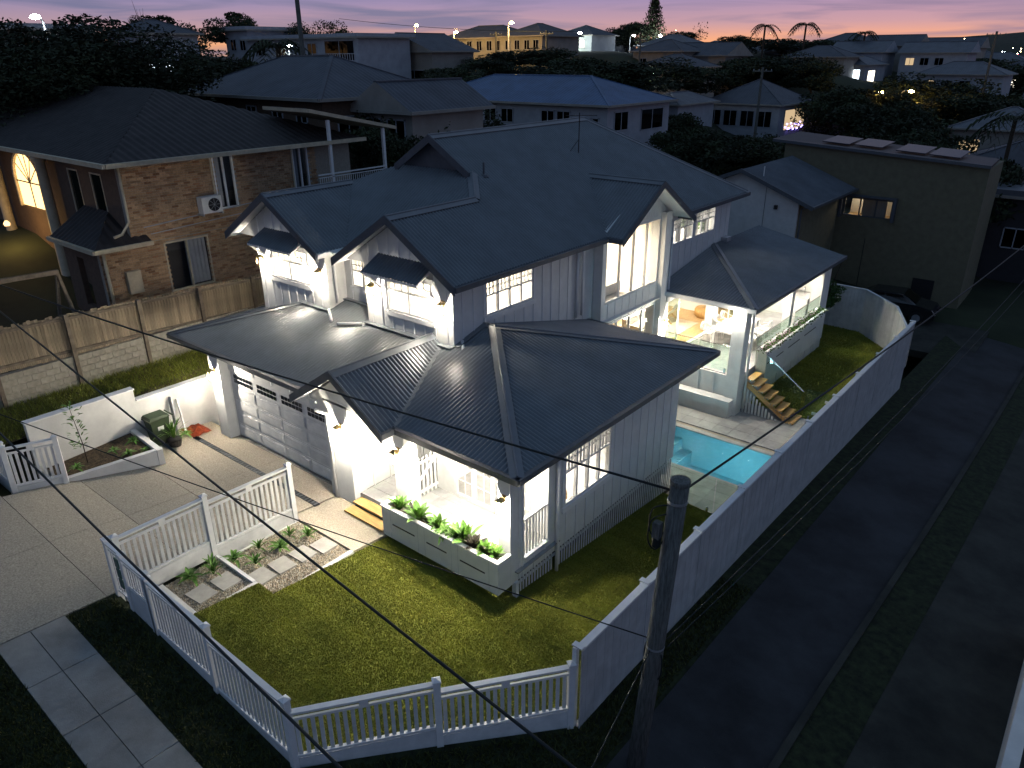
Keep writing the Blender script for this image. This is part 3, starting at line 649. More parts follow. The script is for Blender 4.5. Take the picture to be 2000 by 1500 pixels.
# planter box
pl = link('planter_box', None, H)
MB().box(7.6, -.72, .0, 11.36, -.66, .84).box(7.6, -.36, .31, 11.02, -.30, .84).box(7.6, -.66, .0, 7.66, -.30, .84).box(11.30, -.66, .0, 11.36, -.29, .84).build('planter_wall', 'white', pl)
MB().box(7.57, -.75, .84, 11.385, -.63, .87).box(7.57, -.40, .84, 11.0, -.285, .87).box(7.57, -.63, .84, 7.69, -.40, .87).box(11.27, -.63, .84, 11.385, -.285, .87).build('coping', 'white_trim', pl)
MB().box(7.66, -.66, .1, 11.3, -.36, .74).build('soil', 'soil', pl)
for a, e in ((7.96, 8.74), (9.14, 9.8), (10.22, 10.98)): MB().box(a, -.724, .415, e, -.7, .455).build('slot', 'black', pl)
for xj in (7.9, 8.85, 9.08, 9.95, 10.16, 11.1): MB().box(xj-.004, -.7225, .02, xj+.004, -.7, .83).build('joint', 'galv', pl)
# gate
gt = link('porch_gate', None, H)
for k in range(8): piece('picket', boxmesh('picket', .022, .06, 1.15, 'white_board'), gt, (7.52, .22+k*.145, .36))
MB().bar((7.54, .16, .52), (7.54, 1.3, .52), .03, .07).build('rail', 'white_trim', gt); MB().bar((7.54, .16, 1.38), (7.54, 1.3, 1.38), .03, .07).build('rail', 'white_trim', gt); MB().bar((7.545, .2, .54), (7.545, 1.26, 1.36), .03, .07).build('brace', 'white_trim', gt)
# doors and windows
fd = window(H, 'y', 1.38, -1, 8.08, 10.75, .31, 2.52, n=4, grid=None, sill=False, fr=.09, mid=.13, name='folding_door', dep=.04)
p = PT('y', 1.38, -1)
for k in range(4):
    sw = (10.75-8.08-.18-.39)/4; a = 8.17+k*(sw+.13); g = MB()
    obox(g, p, a+sw/2-.009, a+sw/2+.009, .4, 2.43, -.045, -.02)
    for zz in (.82, 1.24, 1.66, 2.06): obox(g, p, a, a+sw, zz-.009, zz+.009, -.043, -.018)
    g.build('glazing_bar', 'white_trim', fd)
for k in (1, 2, 3): x = 8.17+k*(.5+.13)-.065; MB().bar(p(x-.1, 1.35, .03), p(x+.02, 1.35, .03), .025, .025).build('handle', 'steel', fd)
dr_ = MB().box(6.26, 2.34, .31, 7.14, 2.38, 2.44).build('front_door', 'white_trim', H); MB().box(6.4, 2.325, 1.3, 7.0, 2.335, 2.3).build('pane', 'glass', dr_); MB().tube([(6.34, 2.3, 1.15), (6.34, 2.3, 1.5)], .014, 6).build('handle', 'steel', dr_)
window(H, 'x', 11.36, 1, 1.72, 3.72, 1.1, 2.66, n=4, label='side window of four sashes under the porch roof')
window(H, 'x', 6.98, 1, 3.99, 6.1, 4.36, 5.36, n=4)
window(H, 'y', 2.7, -1, 4.42, 6.22, 4.38, 5.46, n=2)
window(H, 'y', 2.7, -1, -1.06, .84, 4.42, 5.48, n=2)
window(H, 'y', 3.4, -1, 2.08, 3.1, 4.48, 5.38, n=2)
window(H, 'x', 6.98, 1, 14.62, 16.3, 4.34, 5.34, n=3, sill=False); window(H, 'x', 6.98, 1, 16.44, 18.18, 4.34, 5.34, n=3, sill=False)
# garage door with raised panels and small panes
gd = link('garage_door', None, H)
for k in range(5):
    z0 = .02+k*.445; MB().box(.0, .03, z0, 5.0, .07, z0+.437).build('door_section', 'white_board', gd)
    for c in range(4):
        a = .1+c*1.22
        if k < 4:
            b = MB(); b.box(a, .018, z0+.06, a+1.14, .03, z0+.38); b.box(a+.035, .008, z0+.095, a+1.105, .0185, z0+.345); b.build('raised_panel', 'white_board', gd)
        else:
            for i in range(6):
                for j in range(2): MB().box(a+.1+i*.165, .014, z0+.08+j*.145, a+.1+i*.165+.125, .031, z0+.08+j*.145+.11).build('pane', 'dark_glass', gd)
MB().box(0, -.06, -.03, 5.0, .1, .0).build('threshold', 'concrete', gd)
# downpipes
def pipe(pts, r=.045, m='white_trim'): return MB().tube(pts, r, 8).build('downpipe', m, H, True)
pipe([(5.3, -.72, 2.75), (5.3, -.5, 2.6), (5.3, -.36, 2.5), (5.3, -.36, .0)])
pipe([(11.43, 1.38, 2.6), (11.43, 1.38, -.85)]); pipe([(6.9, 8.6, 5.5), (7.06, 8.6, 5.3), (7.06, 8.6, 3.2)])
pipe([(7.06, 8.3, 5.5), (7.06, 8.3, 3.2)]); pipe([(7.25, 14.0, 5.45), (7.06, 13.75, 5.3), (7.06, 13.75, 3.4)])
pipe([(7.05, 2.95, 3.75), (7.05, 2.95, 3.95), (7.25, 2.75, 3.78)]) ; pipe([(1.79, 2.95, 5.5), (1.79, 2.95, 4.0)]); pipe([(1.8, 2.6, 3.86), (2.4, 2.2, 3.74)]); pipe([(3.5, 2.45, 3.82), (2.75, 2.15, 3.73)])
pipe([(10.74, 13.98, 2.8), (10.74, 13.98, -1.1)]); pipe([(7.5, 13.62, 4.9), (7.5, 13.62, .4)])
# ------------------------------------------------------------------ upper storey
W('y', 2.7, -1, 3.53, 6.98, 3.1, 5.7, [(4.42, 6.22, 4.38, 5.46)], top=[(3.53, 5.7), (6.98, 5.7), (6.98, 5.87), (5.1, 7.02), (3.53, 6.05)], bat=.43, name='gable_wall')
W('y', 2.7, -1, -1.85, 1.72, 2.9, 5.7, [(-1.06, .84, 4.42, 5.48)], top=[(-1.85, 5.7), (1.72, 5.7), (1.72, 5.71), (-.45, 7.02), (-1.85, 6.15)], bat=.43, name='gable_wall')
W('x', 1.72, 1, 2.84, 3.4, 3.3, 5.68, bat=0, name='return_wall'); W('x', 3.53, -1, 2.84, 3.4, 3.3, 5.68, bat=0, name='return_wall')
W('y', 3.4, -1, 1.72, 3.53, 3.4, 5.68, [(2.08, 3.1, 4.48, 5.38)], bat=.6, name='recess_wall')
W('x', 6.98, 1, 2.84, 9.35, 2.9, 5.66, [(3.99, 6.1, 4.36, 5.36)], bat=.44, name='side_wall')
W('x', 6.98, 1, 13.5, 19.6, 2.9, 5.66, [(14.62, 16.3, 4.34, 5.34), (16.44, 18.18, 4.34, 5.34)], bat=.5, name='side_wall')
W('x', -1.85, -1, 2.84, 19.6, -.3, 5.66, bat=0, name='side_wall'); W('y', 19.6, 1, -1.71, 6.84, -.5, 5.66, bat=0, name='rear_wall')
# glazed bay
bay = link('glazed_bay', None, H)
MB().box(7.0, 9.3, .0, 7.34, 9.5, 5.68).build('pier', 'white', bay); MB().box(6.95, 13.0, -.3, 7.55, 13.42, 5.9).build('pier', 'white', bay)
W('x', 7.34, 1, 9.5, 13.0, 2.62, 3.36, bat=.46, name='spandrel')
b = MB(); b.prism([(7.2, 9.36, 5.72), (7.2, 13.42, 5.72), (7.2, 13.42, 6.0), (7.2, 11.7, 7.05), (7.2, 9.42, 5.74)], (.12, 0, 0)); b.build('gable_panel', 'white', bay)
yb = 9.9
while yb < 13.4: MB().box(7.322, yb, 5.78, 7.335, yb+.03, 7.0-abs(yb-11.7)*.62).build('batten', 'white_trim', bay); yb += .12
window(H, 'x', 7.32, 1, 9.5, 13.0, 3.38, 5.72, n=4, grid=None, sill=False, mid=.05, name='bay_window'); window(H, 'x', 7.32, 1, 9.5, 13.0, .32, 2.6, n=4, grid=None, sill=False, mid=.05, name='bay_window')
# ------------------------------------------------------------------ roofs
def roofgrp(): return link('roof', None, H)
RU = roofgrp(); XU, YU = (1, 0, 0), (0, 1, 0)
zR = lambda x: 5.68+.62*(7.45-x)
sheetR = [(7.45, 2.25), (7.45, 9.35), (5.1, 11.7), (7.45, 14.05), (7.45, 20.1), (2.6, 14.95), (2.6, 6.45), (4.208, 6.45), (4.208, 6.63), (5.1, 5.738), (5.1, 2.25)]
corrugated('roof_sheet', [(x, y, zR(x)) for x, y in sheetR], YU, 'roof_metal', RU)
zg1 = lambda x: 7.137-.62*(5.1-x); zg2 = lambda x: 7.137-.62*(x+.45); zg3 = lambda x: 7.137-.62*(-.45-x)
corrugated('roof_sheet', [(x, y, zg1(x)) for x, y in ((5.1, 2.25), (5.1, 5.738), (2.75, 3.388), (2.75, 2.25))], YU, 'roof_metal', RU)
corrugated('roof_sheet', [(x, y, zg2(x)) for x, y in ((-.45, 2.25), (1.9, 2.25), (1.9, 3.388), (-.45, 5.738))], YU, 'roof_metal', RU)
corrugated('roof_sheet', [(x, y, zg3(x)) for x, y in ((-.45, 2.25), (-.45, 5.738), (-2.8, 5.738), (-2.8, 2.25))], YU, 'roof_metal', RU)
zF = lambda y: 5.68+.62*(y-3.388)
corrugated('roof_sheet', [(x, y, zF(y)) for x, y in ((1.9, 3.388), (2.75, 3.388), (5.1, 5.738), (4.208, 6.63), (.99, 6.63), (-.45, 5.738))], XU, 'roof_metal', RU)
zt = 8.687
MB().poly([(2.6, 6.45, zt), (2.6, 14.95, zt), (-2.8, 20.1, 5.68), (-2.8, 5.738, 5.68), (-.45, 5.738, 7.137), (.99, 6.63, 7.69)]).build('roof_sheet', 'roof_metal', RU)
MB().poly([(2.6, 14.95, zt), (7.45, 20.1, 5.68), (-2.8, 20.1, 5.68)]).build('roof_sheet', 'roof_metal', RU)
MB().poly([(2.6, 6.72, 8.6), (1.0, 6.72, 7.66), (4.2, 6.72, 7.66)]).build('gablet', 'trim_dark', RU)
zd = lambda y: 7.137-.62*abs(y-11.7)
corrugated('roof_sheet', [(x, y, zd(y)) for x, y in ((8.05, 11.7), (5.1, 11.7), (7.45, 9.35), (8.05, 9.35))], XU, 'roof_metal', RU)
corrugated('roof_sheet', [(x, y, zd(y)) for x, y in ((8.05, 11.7), (5.1, 11.7), (7.45, 14.05), (8.05, 14.05))], XU, 'roof_metal', RU)
def cap(r, a, b, w_=.30, up_=.03):
    a = Vector(a)+Vector((0, 0, up_)); b = Vector(b)+Vector((0, 0, up_))
    m_ = MB().bar(a, b, w_, .02); m_.tube([a+Vector((0, 0, .015)), b+Vector((0, 0, .015))], .03, 6); m_.build('ridge_cap', 'roof_metal', r)
def ridge(r, a, b, w_=.17, dz=.1, side=None):
    """two-winged capping with a rolled top; side = horizontal direction across the ridge"""
    a = Vector(a); b = Vector(b); d = (b-a).normalized(); s_ = Vector(side) if side else d.cross(Vector((0, 0, 1))).normalized(); u_ = Vector((0, 0, 1)); m_ = MB()
    for sg in (-1, 1): m_.prism([a+u_*.035, a+u_*.022, a+s_*sg*w_-u_*(dz-.025), a+s_*sg*w_-u_*(dz-.038)], b-a)
    m_.tube([a+u_*.035, b+u_*.035], .028, 8); m_.build('ridge_cap', 'roof_metal', r)
for a, b_ in (((2.6, 6.4, zt), (2.6, 14.95, zt)), ((5.1, 2.25, 7.137), (5.1, 5.738, 7.137)), ((-.45, 2.25, 7.137), (-.45, 5.738, 7.137)), ((8.07, 11.7, 7.137), (5.1, 11.7, 7.137))): ridge(RU, a, b_)
for a, b_ in (((5.1, 5.738, 7.137), (4.208, 6.63, 7.69)), ((2.6, 14.95, zt), (7.45, 20.1, 5.68))): ridge(RU, a, b_, .16, .075)
def gutter(r, a, b, w_=.13, h=.14, out=None, m='trim_dark'):
    MB().bar(Vector(a)+Vector((0, 0, -.06)), Vector(b)+Vector((0, 0, -.06)), w_, h).build('gutter', m, r)
gutter(RU, (7.5, 2.25, 5.66), (7.5, 9.28, 5.66)); gutter(RU, (7.43, 9.3, 5.66), (8.1, 9.3, 5.66)); gutter(RU, (7.5, 14.1, 5.66), (7.5, 20.15, 5.66)); gutter(RU, (7.43, 14.1, 5.66), (8.1, 14.1, 5.66)); gutter(RU, (1.95, 2.25, 5.66), (1.95, 3.36, 5.66), m='white_trim'); gutter(RU, (2.7, 2.25, 5.66), (2.7, 3.36, 5.66), m='white_trim'); gutter(RU, (-2.85, 2.25, 5.66), (-2.85, 20, 5.66)); gutter(RU, (7.5, 20.15, 5.66), (-2.8, 20.15, 5.66))
def barge(r, a, apex, b, out, h=.2, t=.04):
    for p0, p1 in ((a, apex), (apex, b)):
        p0 = Vector(p0); p1 = Vector(p1)
        MB().prism([p0+Vector((0, 0, .03)), p1+Vector((0, 0, .03)), p1-Vector((0, 0, h)), p0-Vector((0, 0, h))], Vector(out)*t).build('barge_board', 'trim_dark', r)
barge(RU, (7.52, 2.25, 5.66), (5.1, 2.25, 7.16), (2.68, 2.25, 5.66), (0, -1, 0)); barge(RU, (1.97, 2.25, 5.66), (-.45, 2.25, 7.16), (-2.87, 2.25, 5.66), (0, -1, 0))
barge(RU, (8.05, 9.28, 5.66), (8.05, 11.7, 7.16), (8.05, 14.12, 5.66), (1, 0, 0)); barge(RU, (4.25, 6.45, 7.69), (2.6, 6.45, 8.71), (.95, 6.45, 7.69), (0, -1, 0), h=.22)
# soffit linings follow the rakes
def soff(r, pts): MB().prism(pts, (0, 0, .02)).build('soffit', 'white_trim', r)
for cx in (5.1, -.45):
    for sg in (-1, 1): soff(RU, [(cx, 2.26, 7.05), (cx+sg*2.35, 2.26, 5.59), (cx+sg*2.35, 2.72, 5.59), (cx, 2.72, 7.05)])
for sg in (-1, 1): soff(RU, [(7.2, 11.7, 7.05), (7.2, 11.7+sg*2.35, 5.59), (8.03, 11.7+sg*2.35, 5.59), (8.03, 11.7, 7.05)])
for q in ([(6.98, 2.72), (7.44, 2.72), (7.44, 9.3), (6.98, 9.3)], [(6.98, 14.06), (7.44, 14.06), (7.44, 20.05), (6.98, 20.05)], [(1.72, 2.72), (1.9, 2.72), (1.9, 3.4), (1.72, 3.4)], [(-2.8, 2.72), (-1.85, 2.72), (-1.85, 20), (-2.8, 20)]): soff(RU, [(x, y, 5.585) for x, y in q])
for tri_ in ([(-2.8, 5.585), (-1.85, 5.585), (-1.85, 6.17)], [(2.75, 5.585), (3.53, 5.585), (3.53, 6.07)], [(6.98, 5.585), (7.45, 5.585), (6.98, 5.88)], [(1.72, 5.585), (1.9, 5.585), (1.72, 5.70)]): MB().prism([(x, 2.715, z) for x, z in tri_], (0, .03, 0)).build('eave_end', 'white_trim', RU)
# ceiling over the upper rooms
MB().box(-1.8, 2.75, 5.6, 6.9, 19.5, 5.63).build('ceiling', 'interior_white', H)
# lower roofs
RL = roofgrp(); e0 = 2.93; zf = lambda y: e0+.29*(y+.33); zl = lambda x: e0+.29*(x+2.6); zr_ = lambda x: e0+.29*(11.6-x); ge = lambda x: 4.02-.651*abs(x-6.17)
corrugated('roof_sheet', [(x, y, zf(y)) for x, y in ((-2.6, -.33), (4.5, -.33), (5.85, 2.7), (3.53, 2.7), (3.53, 3.4), (1.72, 3.4), (1.72, 2.7), (.43, 2.7))], XU, 'roof_metal', RL)
corrugated('roof_sheet', [(x, y, zl(x)) for x, y in ((-2.6, -.33), (.43, 2.7), (-1.85, 2.7), (-1.85, 9), (-2.6, 9))], YU, 'roof_metal', RL)
corrugated('roof_sheet', [(x, y, ge(x)) for x, y in ((4.5, -.8), (6.17, -.8), (6.17, 2.7), (5.85, 2.7), (4.5, -.33))], YU, 'roof_metal', RL)
corrugated('roof_sheet', [(x, y, ge(x)) for x, y in ((6.17, -.8), (7.845, -.8), (7.845, -.33), (6.49, 2.7), (6.17, 2.7))], YU, 'roof_metal', RL)
corrugated('roof_sheet', [(x, y, zf(y)) for x, y in ((7.845, -.33), (11.6, -.33), (7.35, 3.92), (6.98, 3.92), (6.98, 2.7), (6.49, 2.7))], XU, 'roof_metal', RL)
corrugated('roof_sheet', [(x, y, zr_(x)) for x, y in ((11.6, -.33), (11.6, 9.0), (7.35, 3.92))], YU, 'roof_metal', RL)
zb_ = lambda y: 4.1625-.2427*(y-3.92)
corrugated('roof_sheet', [(x, y, zb_(y)) for x, y in ((6.98, 3.92), (7.35, 3.92), (11.6, 9.0), (6.98, 9.0))], XU, 'roof_metal', RL)
ridge(RL, (6.17, -.82, 4.02), (6.17, 2.69, 4.02), .17, .11); ridge(RL, (11.6, -.33, e0), (7.35, 3.92, 4.1625), .16, .035); ridge(RL, (11.6, 9.0, e0), (7.35, 3.92, 4.1625), .15, .03); ridge(RL, (-2.6, -.33, e0), (.43, 2.7, 3.81), .16, .035); ridge(RL, (6.98, 3.92, 4.1625), (7.35, 3.92, 4.1625), .15, .04)
for a, b_ in (((7.845, -.33, e0), (6.49, 2.7, 3.81)), ((4.5, -.33, e0), (5.85, 2.7, 3.81))): MB().bar(Vector(a)+Vector((0, 0, .012)), Vector(b_)+Vector((0, 0, .012)), .16, .012).build('valley_flashing', 'roof_metal', RL)
def flash(a, b, w_=.2): MB().bar(Vector(a)+Vector((0, 0, .045)), Vector(b)+Vector((0, 0, .045)), w_, .02).build('apron_flashing', 'roof_metal', RL)
flash((.43, 2.62, 3.79), (1.75, 2.62, 3.79)); flash((3.5, 2.62, 3.79), (5.8, 2.62, 3.79)); flash((1.72, 3.32, 3.99), (3.53, 3.32, 3.99)); flash((7.06, 2.7, 3.82), (7.06, 3.9, 4.15)); flash((6.5, 2.62, 3.79), (6.98, 2.62, 3.79))
gutter(RL, (-2.66, -.38, e0), (4.48, -.38, e0)); gutter(RL, (-2.66, -.38, e0), (-2.66, 9, e0)); gutter(RL, (7.86, -.38, e0), (11.68, -.38, e0)); gutter(RL, (11.66, -.4, e0), (11.66, 9.06, e0)); gutter(RL, (7.9, -.82, e0), (7.9, -.36, e0)); gutter(RL, (11.66, 9.05, e0), (6.98, 9.05, e0)); gutter(RL, (4.44, -.82, e0), (4.44, -.4, e0))
barge(RL, (4.4, -.8, e0), (6.17, -.8, 4.06), (7.94, -.8, e0), (0, -1, 0), h=.2)
for sg in (-1, 1): soff(RL, [(6.17, -.79, 3.93), (6.17+sg*1.68, -.79, 2.84), (6.17+sg*1.68, -.28, 2.84), (6.17, -.28, 3.93)])
MB().prism([(4.6, -.3, 2.82), (7.75, -.3, 2.82), (6.17, -.3, 3.9)], (0, .1, 0)).build('gable_infill', 'white', H)
for q in ([(-2.6, -.33), (4.5, -.33), (4.5, .0), (-2.6, .0)], [(-2.6, 0), (-.5, 0), (-.5, 9), (-2.6, 9)], [(7.85, -.33), (11.6, -.33), (11.6, -.16), (7.85, -.16)], [(11.32, -.15), (11.6, -.15), (11.6, 9.0), (11.32, 9.0)], [(7, 7.3), (11.3, 7.3), (11.3, 9.0), (7, 9.0)]): soff(RL, [(x, y, 2.845) for x, y in q])
# patio roof
zp1 = lambda y: 2.94+.165*(y-13.4); zp2 = lambda x: 2.94+.2045*(10.95-x)
corrugated('roof_sheet', [(x, y, zp1(y)) for x, y in ((7.0, 13.4), (10.95, 13.4), (7.0, 18.295))], XU, 'roof_metal', RL)
corrugated('roof_sheet', [(x, y, zp2(x)) for x, y in ((10.95, 13.4), (10.95, 22.9), (7.0, 22.9), (7.0, 18.295))], YU, 'roof_metal', RL)
ridge(RL, (10.95, 13.4, 2.94), (7.0, 18.295, 3.748), .15, .03); gutter(RL, (7.55, 13.35, 2.94), (11.03, 13.35, 2.94), m='white_trim'); gutter(RL, (11.0, 13.33, 2.94), (11.0, 22.95, 2.94)); gutter(RL, (11.0, 22.93, 2.94), (6, 22.93, 2.94))
MB().box(7.0, 13.42, 2.8, 10.93, 22.88, 2.83).build('patio_ceiling', 'white_trim', RL)
# awnings over the two gable windows
for cx0, cx1 in ((4.22, 6.42), (-1.22, 1.02)):
    A_ = link('window_awning', None, H)
    corrugated('awning_sheet', [(cx0, 2.68, 5.98), (cx1, 2.68, 5.98), (cx1, 1.98, 5.60), (cx0, 1.98, 5.60)], XU, 'roof_metal', A_)
    for xx in (cx0+.03, cx1-.03):
        MB().bar((xx, 2.02, 5.57), (xx, 2.66, 4.98), .04, .06).build('bracket', 'white_trim', A_); MB().bar((xx, 2.0, 5.57), (xx, 2.68, 5.93), .04, .05).build('rafter', 'white_trim', A_)
    MB().bar((cx0, 2.0, 5.565), (cx1, 2.0, 5.565), .03, .05).build('batten', 'white_trim', A_)
# antenna and vent pipe
an = link('antenna', None, H); MB().tube([(4.16, 12.37, 7.65), (4.16, 12.37, 9.1)], .018, 6).bar((3.75, 12.1, 9.0), (4.65, 12.75, 9.0), .02, .02).build('mast', 'black', an)
for t in (-.42, -.2, 0, .2, .42):
    c = Vector((4.2, 12.42, 9.0))+Vector((.81, .58, 0))*t; MB().bar(c+Vector((-.2, .28, 0)), c+Vector((.2, -.28, 0)), .012, .012).build('element', 'black', an)
MB().tube([(4.16, 12.37, 8.2), (4.0, 12.0, 7.75)], .012, 6).build('stay', 'black', an)
MB().lathe((4.35, 7.0, 7.55), [(.16, 0), (.12, .06), (.03, .08), (.03, .42)], 10).build('vent_pipe', 'trim_dark', H)
MB().box(6.9, 19.0, 3.72, 7.25, 19.4, 3.9).build('rainhead', 'galv', H)
# ------------------------------------------------------------------ patio, stairs, rear planter
W('y', 13.5, -1, 6.9, 10.25, -.62, .26, bat=.62, name='patio_wall'); W('x', 10.6, 1, 13.9, 22.6, -1.35, .26, bat=.8, name='patio_wall')
MB().box(6.9, 13.06, -1.4, 10.57, 13.49, -.56).build('plinth', 'white', H)
MB().box(10.2, 13.42, -1.4, 10.68, 13.9, 2.82).build('post', 'white', H); MB().box(10.2, 18.38, .26, 10.5, 18.68, 2.82).build('post', 'white', H); MB().box(10.15, 21.7, -1.3, 10.62, 22.6, 2.82).build('post', 'white', H)
MB().box(7.0, 13.52, .0, 10.59, 22.6, .262).build('patio_slab', 'render_wall', H)
pt_ = link('patio_floor', None, H); x = 7.62
while x < 10.5:
    y = 13.56
    while y < 22.3: piece('tile', boxmesh('tile', .594, .594, .035, 'tile'), pt_, (x+.3, y+.3, .2635)); y += .6
    x += .6
W('y', 22.6, -1, 6.0, 10.2, .26, 2.8, bat=0, name='patio_back_wall')
rp = link('rear_planter', None, H)
MB().box(10.68, 14.9, -.3, 11.05, 14.96, .95).box(10.99, 14.96, -.3, 11.05, 21.2, .95).box(10.68, 21.14, -.3, 10.99, 21.2, .95).box(10.68, 14.96, -.3, 10.74, 21.14, .95).box(10.74, 14.96, -.3, 10.99, 21.14, .0).build('planter_wall', 'white', rp)
MB().box(10.65, 14.88, .95, 10.75, 21.22, .98).box(10.98, 14.88, .95, 11.07, 21.22, .98).build('coping', 'white_trim', rp); MB().box(10.75, 14.97, .2, 10.98, 21.13, .88).build('soil', 'soil', rp)
for a, e in ((15.0, 15.55), (15.9, 16.6), (17.1, 18.35), (18.85, 20.2)): MB().box(11.045, a, .44, 11.053, e, .485).build('slot', 'black', rp)
def glass_panel(parent, a, b, z0, z1, rail=True, sp=True, nm='glass_panel', m='glass_green'):
    a = Vector(a); b = Vector(b); d = (b-a).normalized(); g = MB().bar((a.x, a.y, (z0+z1)/2), (b.x, b.y, (z0+z1)/2), .012, z1-z0).build(nm, m, parent)
    if rail: MB().bar((a.x, a.y, z1+.012), (b.x, b.y, z1+.012), .03, .024).build('rail', 'steel', parent)
    if sp:
        for t in (.12, .88): c = a.lerp(b, t); MB().box(c.x-.03, c.y-.03, z0-.08, c.x+.03, c.y+.03, z0+.1).build('spigot', 'steel', parent)
gb = thing('glass_balustrade', 'frameless glass balustrade along the front edge of the raised patio', 'balustrade', (8.9, 13.55, .3))
for a, e in ((7.65, 8.9), (8.93, 10.18)): glass_panel(gb, (a, 13.6, 0), (e, 13.6, 0), .36, 1.32)
gb = thing('glass_balustrade', 'glass balustrade with steel rail behind the rear flower planter', 'balustrade', (10.55, 17, .3))
for a, e in ((14.95, 16.6), (16.63, 18.35), (18.72, 20.2), (20.23, 21.65)): glass_panel(gb, (10.6, a, 0), (10.6, e, 0), .34, 1.38)
ss = link('patio_stairs', None, H)
for k in range(8):
    x0 = 10.72+k*.235; z = .12-k*.178
    MB().box(x0, 13.98, z-.045, x0+.27, 14.86, z).build('tread', 'timber_step', ss)
    MB().tube([(x0+.2, 13.965, z-.02), (x0+.2, 13.94, z-.02)], .022, 8).tube([(x0+.08, 13.965, z-.02), (x0+.08, 13.94, z-.02)], .022, 8).build('bolt', 'steel', ss)
for yy in (14.02, 14.78): MB().prism([(10.7, yy, .06), (12.62, yy, -1.24), (12.42, yy, -1.24), (10.7, yy, -.18)], (0, .045, 0)).build('stringer', 'timber_step', ss)
for k in range(13):
    x0 = 10.74+k*.125; zt_ = .02-(x0-10.7)*.757-.18
    if zt_ > -1.15: piece('picket', boxmesh('picket', .07, .02, round(zt_+1.22, 2), 'white_board'), ss, (x0, 13.97, -1.22))
gs = thing('stair_balustrade', 'sloping glass balustrade with steel handrail beside the timber stairs', 'balustrade', (11.6, 14.9, -1))
MB().prism([(10.72, 14.9, 1.05), (12.5, 14.9, -.25), (12.5, 14.9, -1.2), (10.72, 14.9, .1)], (0, .012, 0)).build('glass_panel', 'glass_green', gs)
MB().bar((10.7, 14.906, 1.1), (12.55, 14.906, -.22), .035, .03).build('rail', 'steel', gs)
MB().bar((10.65, 14.906, .3), (10.65, 14.906, 1.12), .035, .035).build('rail_post', 'steel', gs)
gf = thing('pool_fence', 'glass pool fence between the timber stairs and the back lawn', 'pool fence', (13.4, 14.8, -1.2))
glass_panel(gf, (12.66, 14.85, 0), (14.4, 14.85, 0), -1.18, -.05, rail=False); MB().box(13.35, 14.83, -.42, 13.47, 14.842, -.32).build('safety_sign', 'white_trim', gf)
gf = thing('pool_fence', 'glass pool fence between the side lawn and the pool deck', 'pool fence', (12.9, 6.96, -1.2))
for a, e in ((11.5, 12.9), (12.93, 14.38)): glass_panel(gf, (a, 6.98, 0), (e, 6.98, 0), -1.14, -.02, rail=False)
# ------------------------------------------------------------------ interiors
RM = link('interior', None, H)
def room(x0, x1, y0, y1, z0, z1, sides, m='interior', floor='interior_white', power=60, ceil=True, col=(1, .90, .74)):
    b = MB()
    if 'w' in sides: b.box(x0-.03, y0, z0, x0, y1, z1)
    if 'e' in sides: b.box(x1, y0, z0, x1+.03, y1, z1)
    if 's' in sides: b.box(x0, y0-.03, z0, x1, y0, z1)
    if 'n' in sides: b.box(x0, y1, z0, x1, y1+.03, z1)
    b.build('room_wall', m, RM); MB().box(x0, y0, z0-.05, x1, y1, z0).build('room_floor', floor, RM)
    if ceil: MB().box(x0, y0, z1, x1, y1, z1+.03).build('room_ceiling', 'interior_white', RM)
    cx, cy = (x0+x1)/2, (y0+y1)/2
    MB().lathe((cx, cy, z1-.05), [(.2, .05), (.2, .0), (.05, -.01)], 14).build('ceiling_light', 'led', RM)
    lamp(RM, (cx, cy, z1-.1), power, col, kind='AREA', size=(min(1.6, x1-x0-.4), min(1.6, y1-y0-.4)), name='room_light')
room(3.7, 6.82, 2.86, 6.9, 3.25, 5.55, 'wn', power=170)
room(-1.68, 1.55, 2.86, 6.4, 3.25, 5.55, 'wen', power=170)
room(1.62, 3.6, 3.56, 6.6, 3.25, 5.55, 'n', power=90)
room(3.2, 7.12, 9.45, 13.4, 3.36, 5.58, 'wsn', power=180, col=(1, .86, .66))
room(3.6, 6.8, 13.6, 19.4, 3.36, 5.55, 'wsn', m='interior_white', power=160, col=(1, .94, .84))
room(7.6, 11.18, 1.52, 7.1, .31, 2.78, 'wn', m='interior_white', floor='tile', power=150, col=(1, .9, .76))
room(2.2, 7.5, 9.3, 22.0, .30, 2.78, 'wsn', floor='timber_floor', power=180, col=(1, .86, .66))
# porch and patio ceiling downlights
def down(x, y, z, power, parent=H, spread=None):
    MB().lathe((x, y, z-.012), [(.055, 0), (.055, .012)], 12).build('downlight', 'led', parent)
    lamp(parent, (x, y, z-.03), power, (1, .92, .78), kind='SPOT', r=.05, name='downlight_light').data.spot_size = R(150)
PORCH_W, PATIO_W = 160, 140
for x in (8.6, 9.7, 10.7): down(x, .45, 2.8, PORCH_W)
down(6.7, .5, 2.8, PORCH_W*.7)
for x, y in ((8.4, 14.6), (9.8, 14.8), (8.6, 17.2), (9.8, 17.2), (8.6, 20), (9.8, 20.4)): down(x, y, 2.8, PATIO_W)
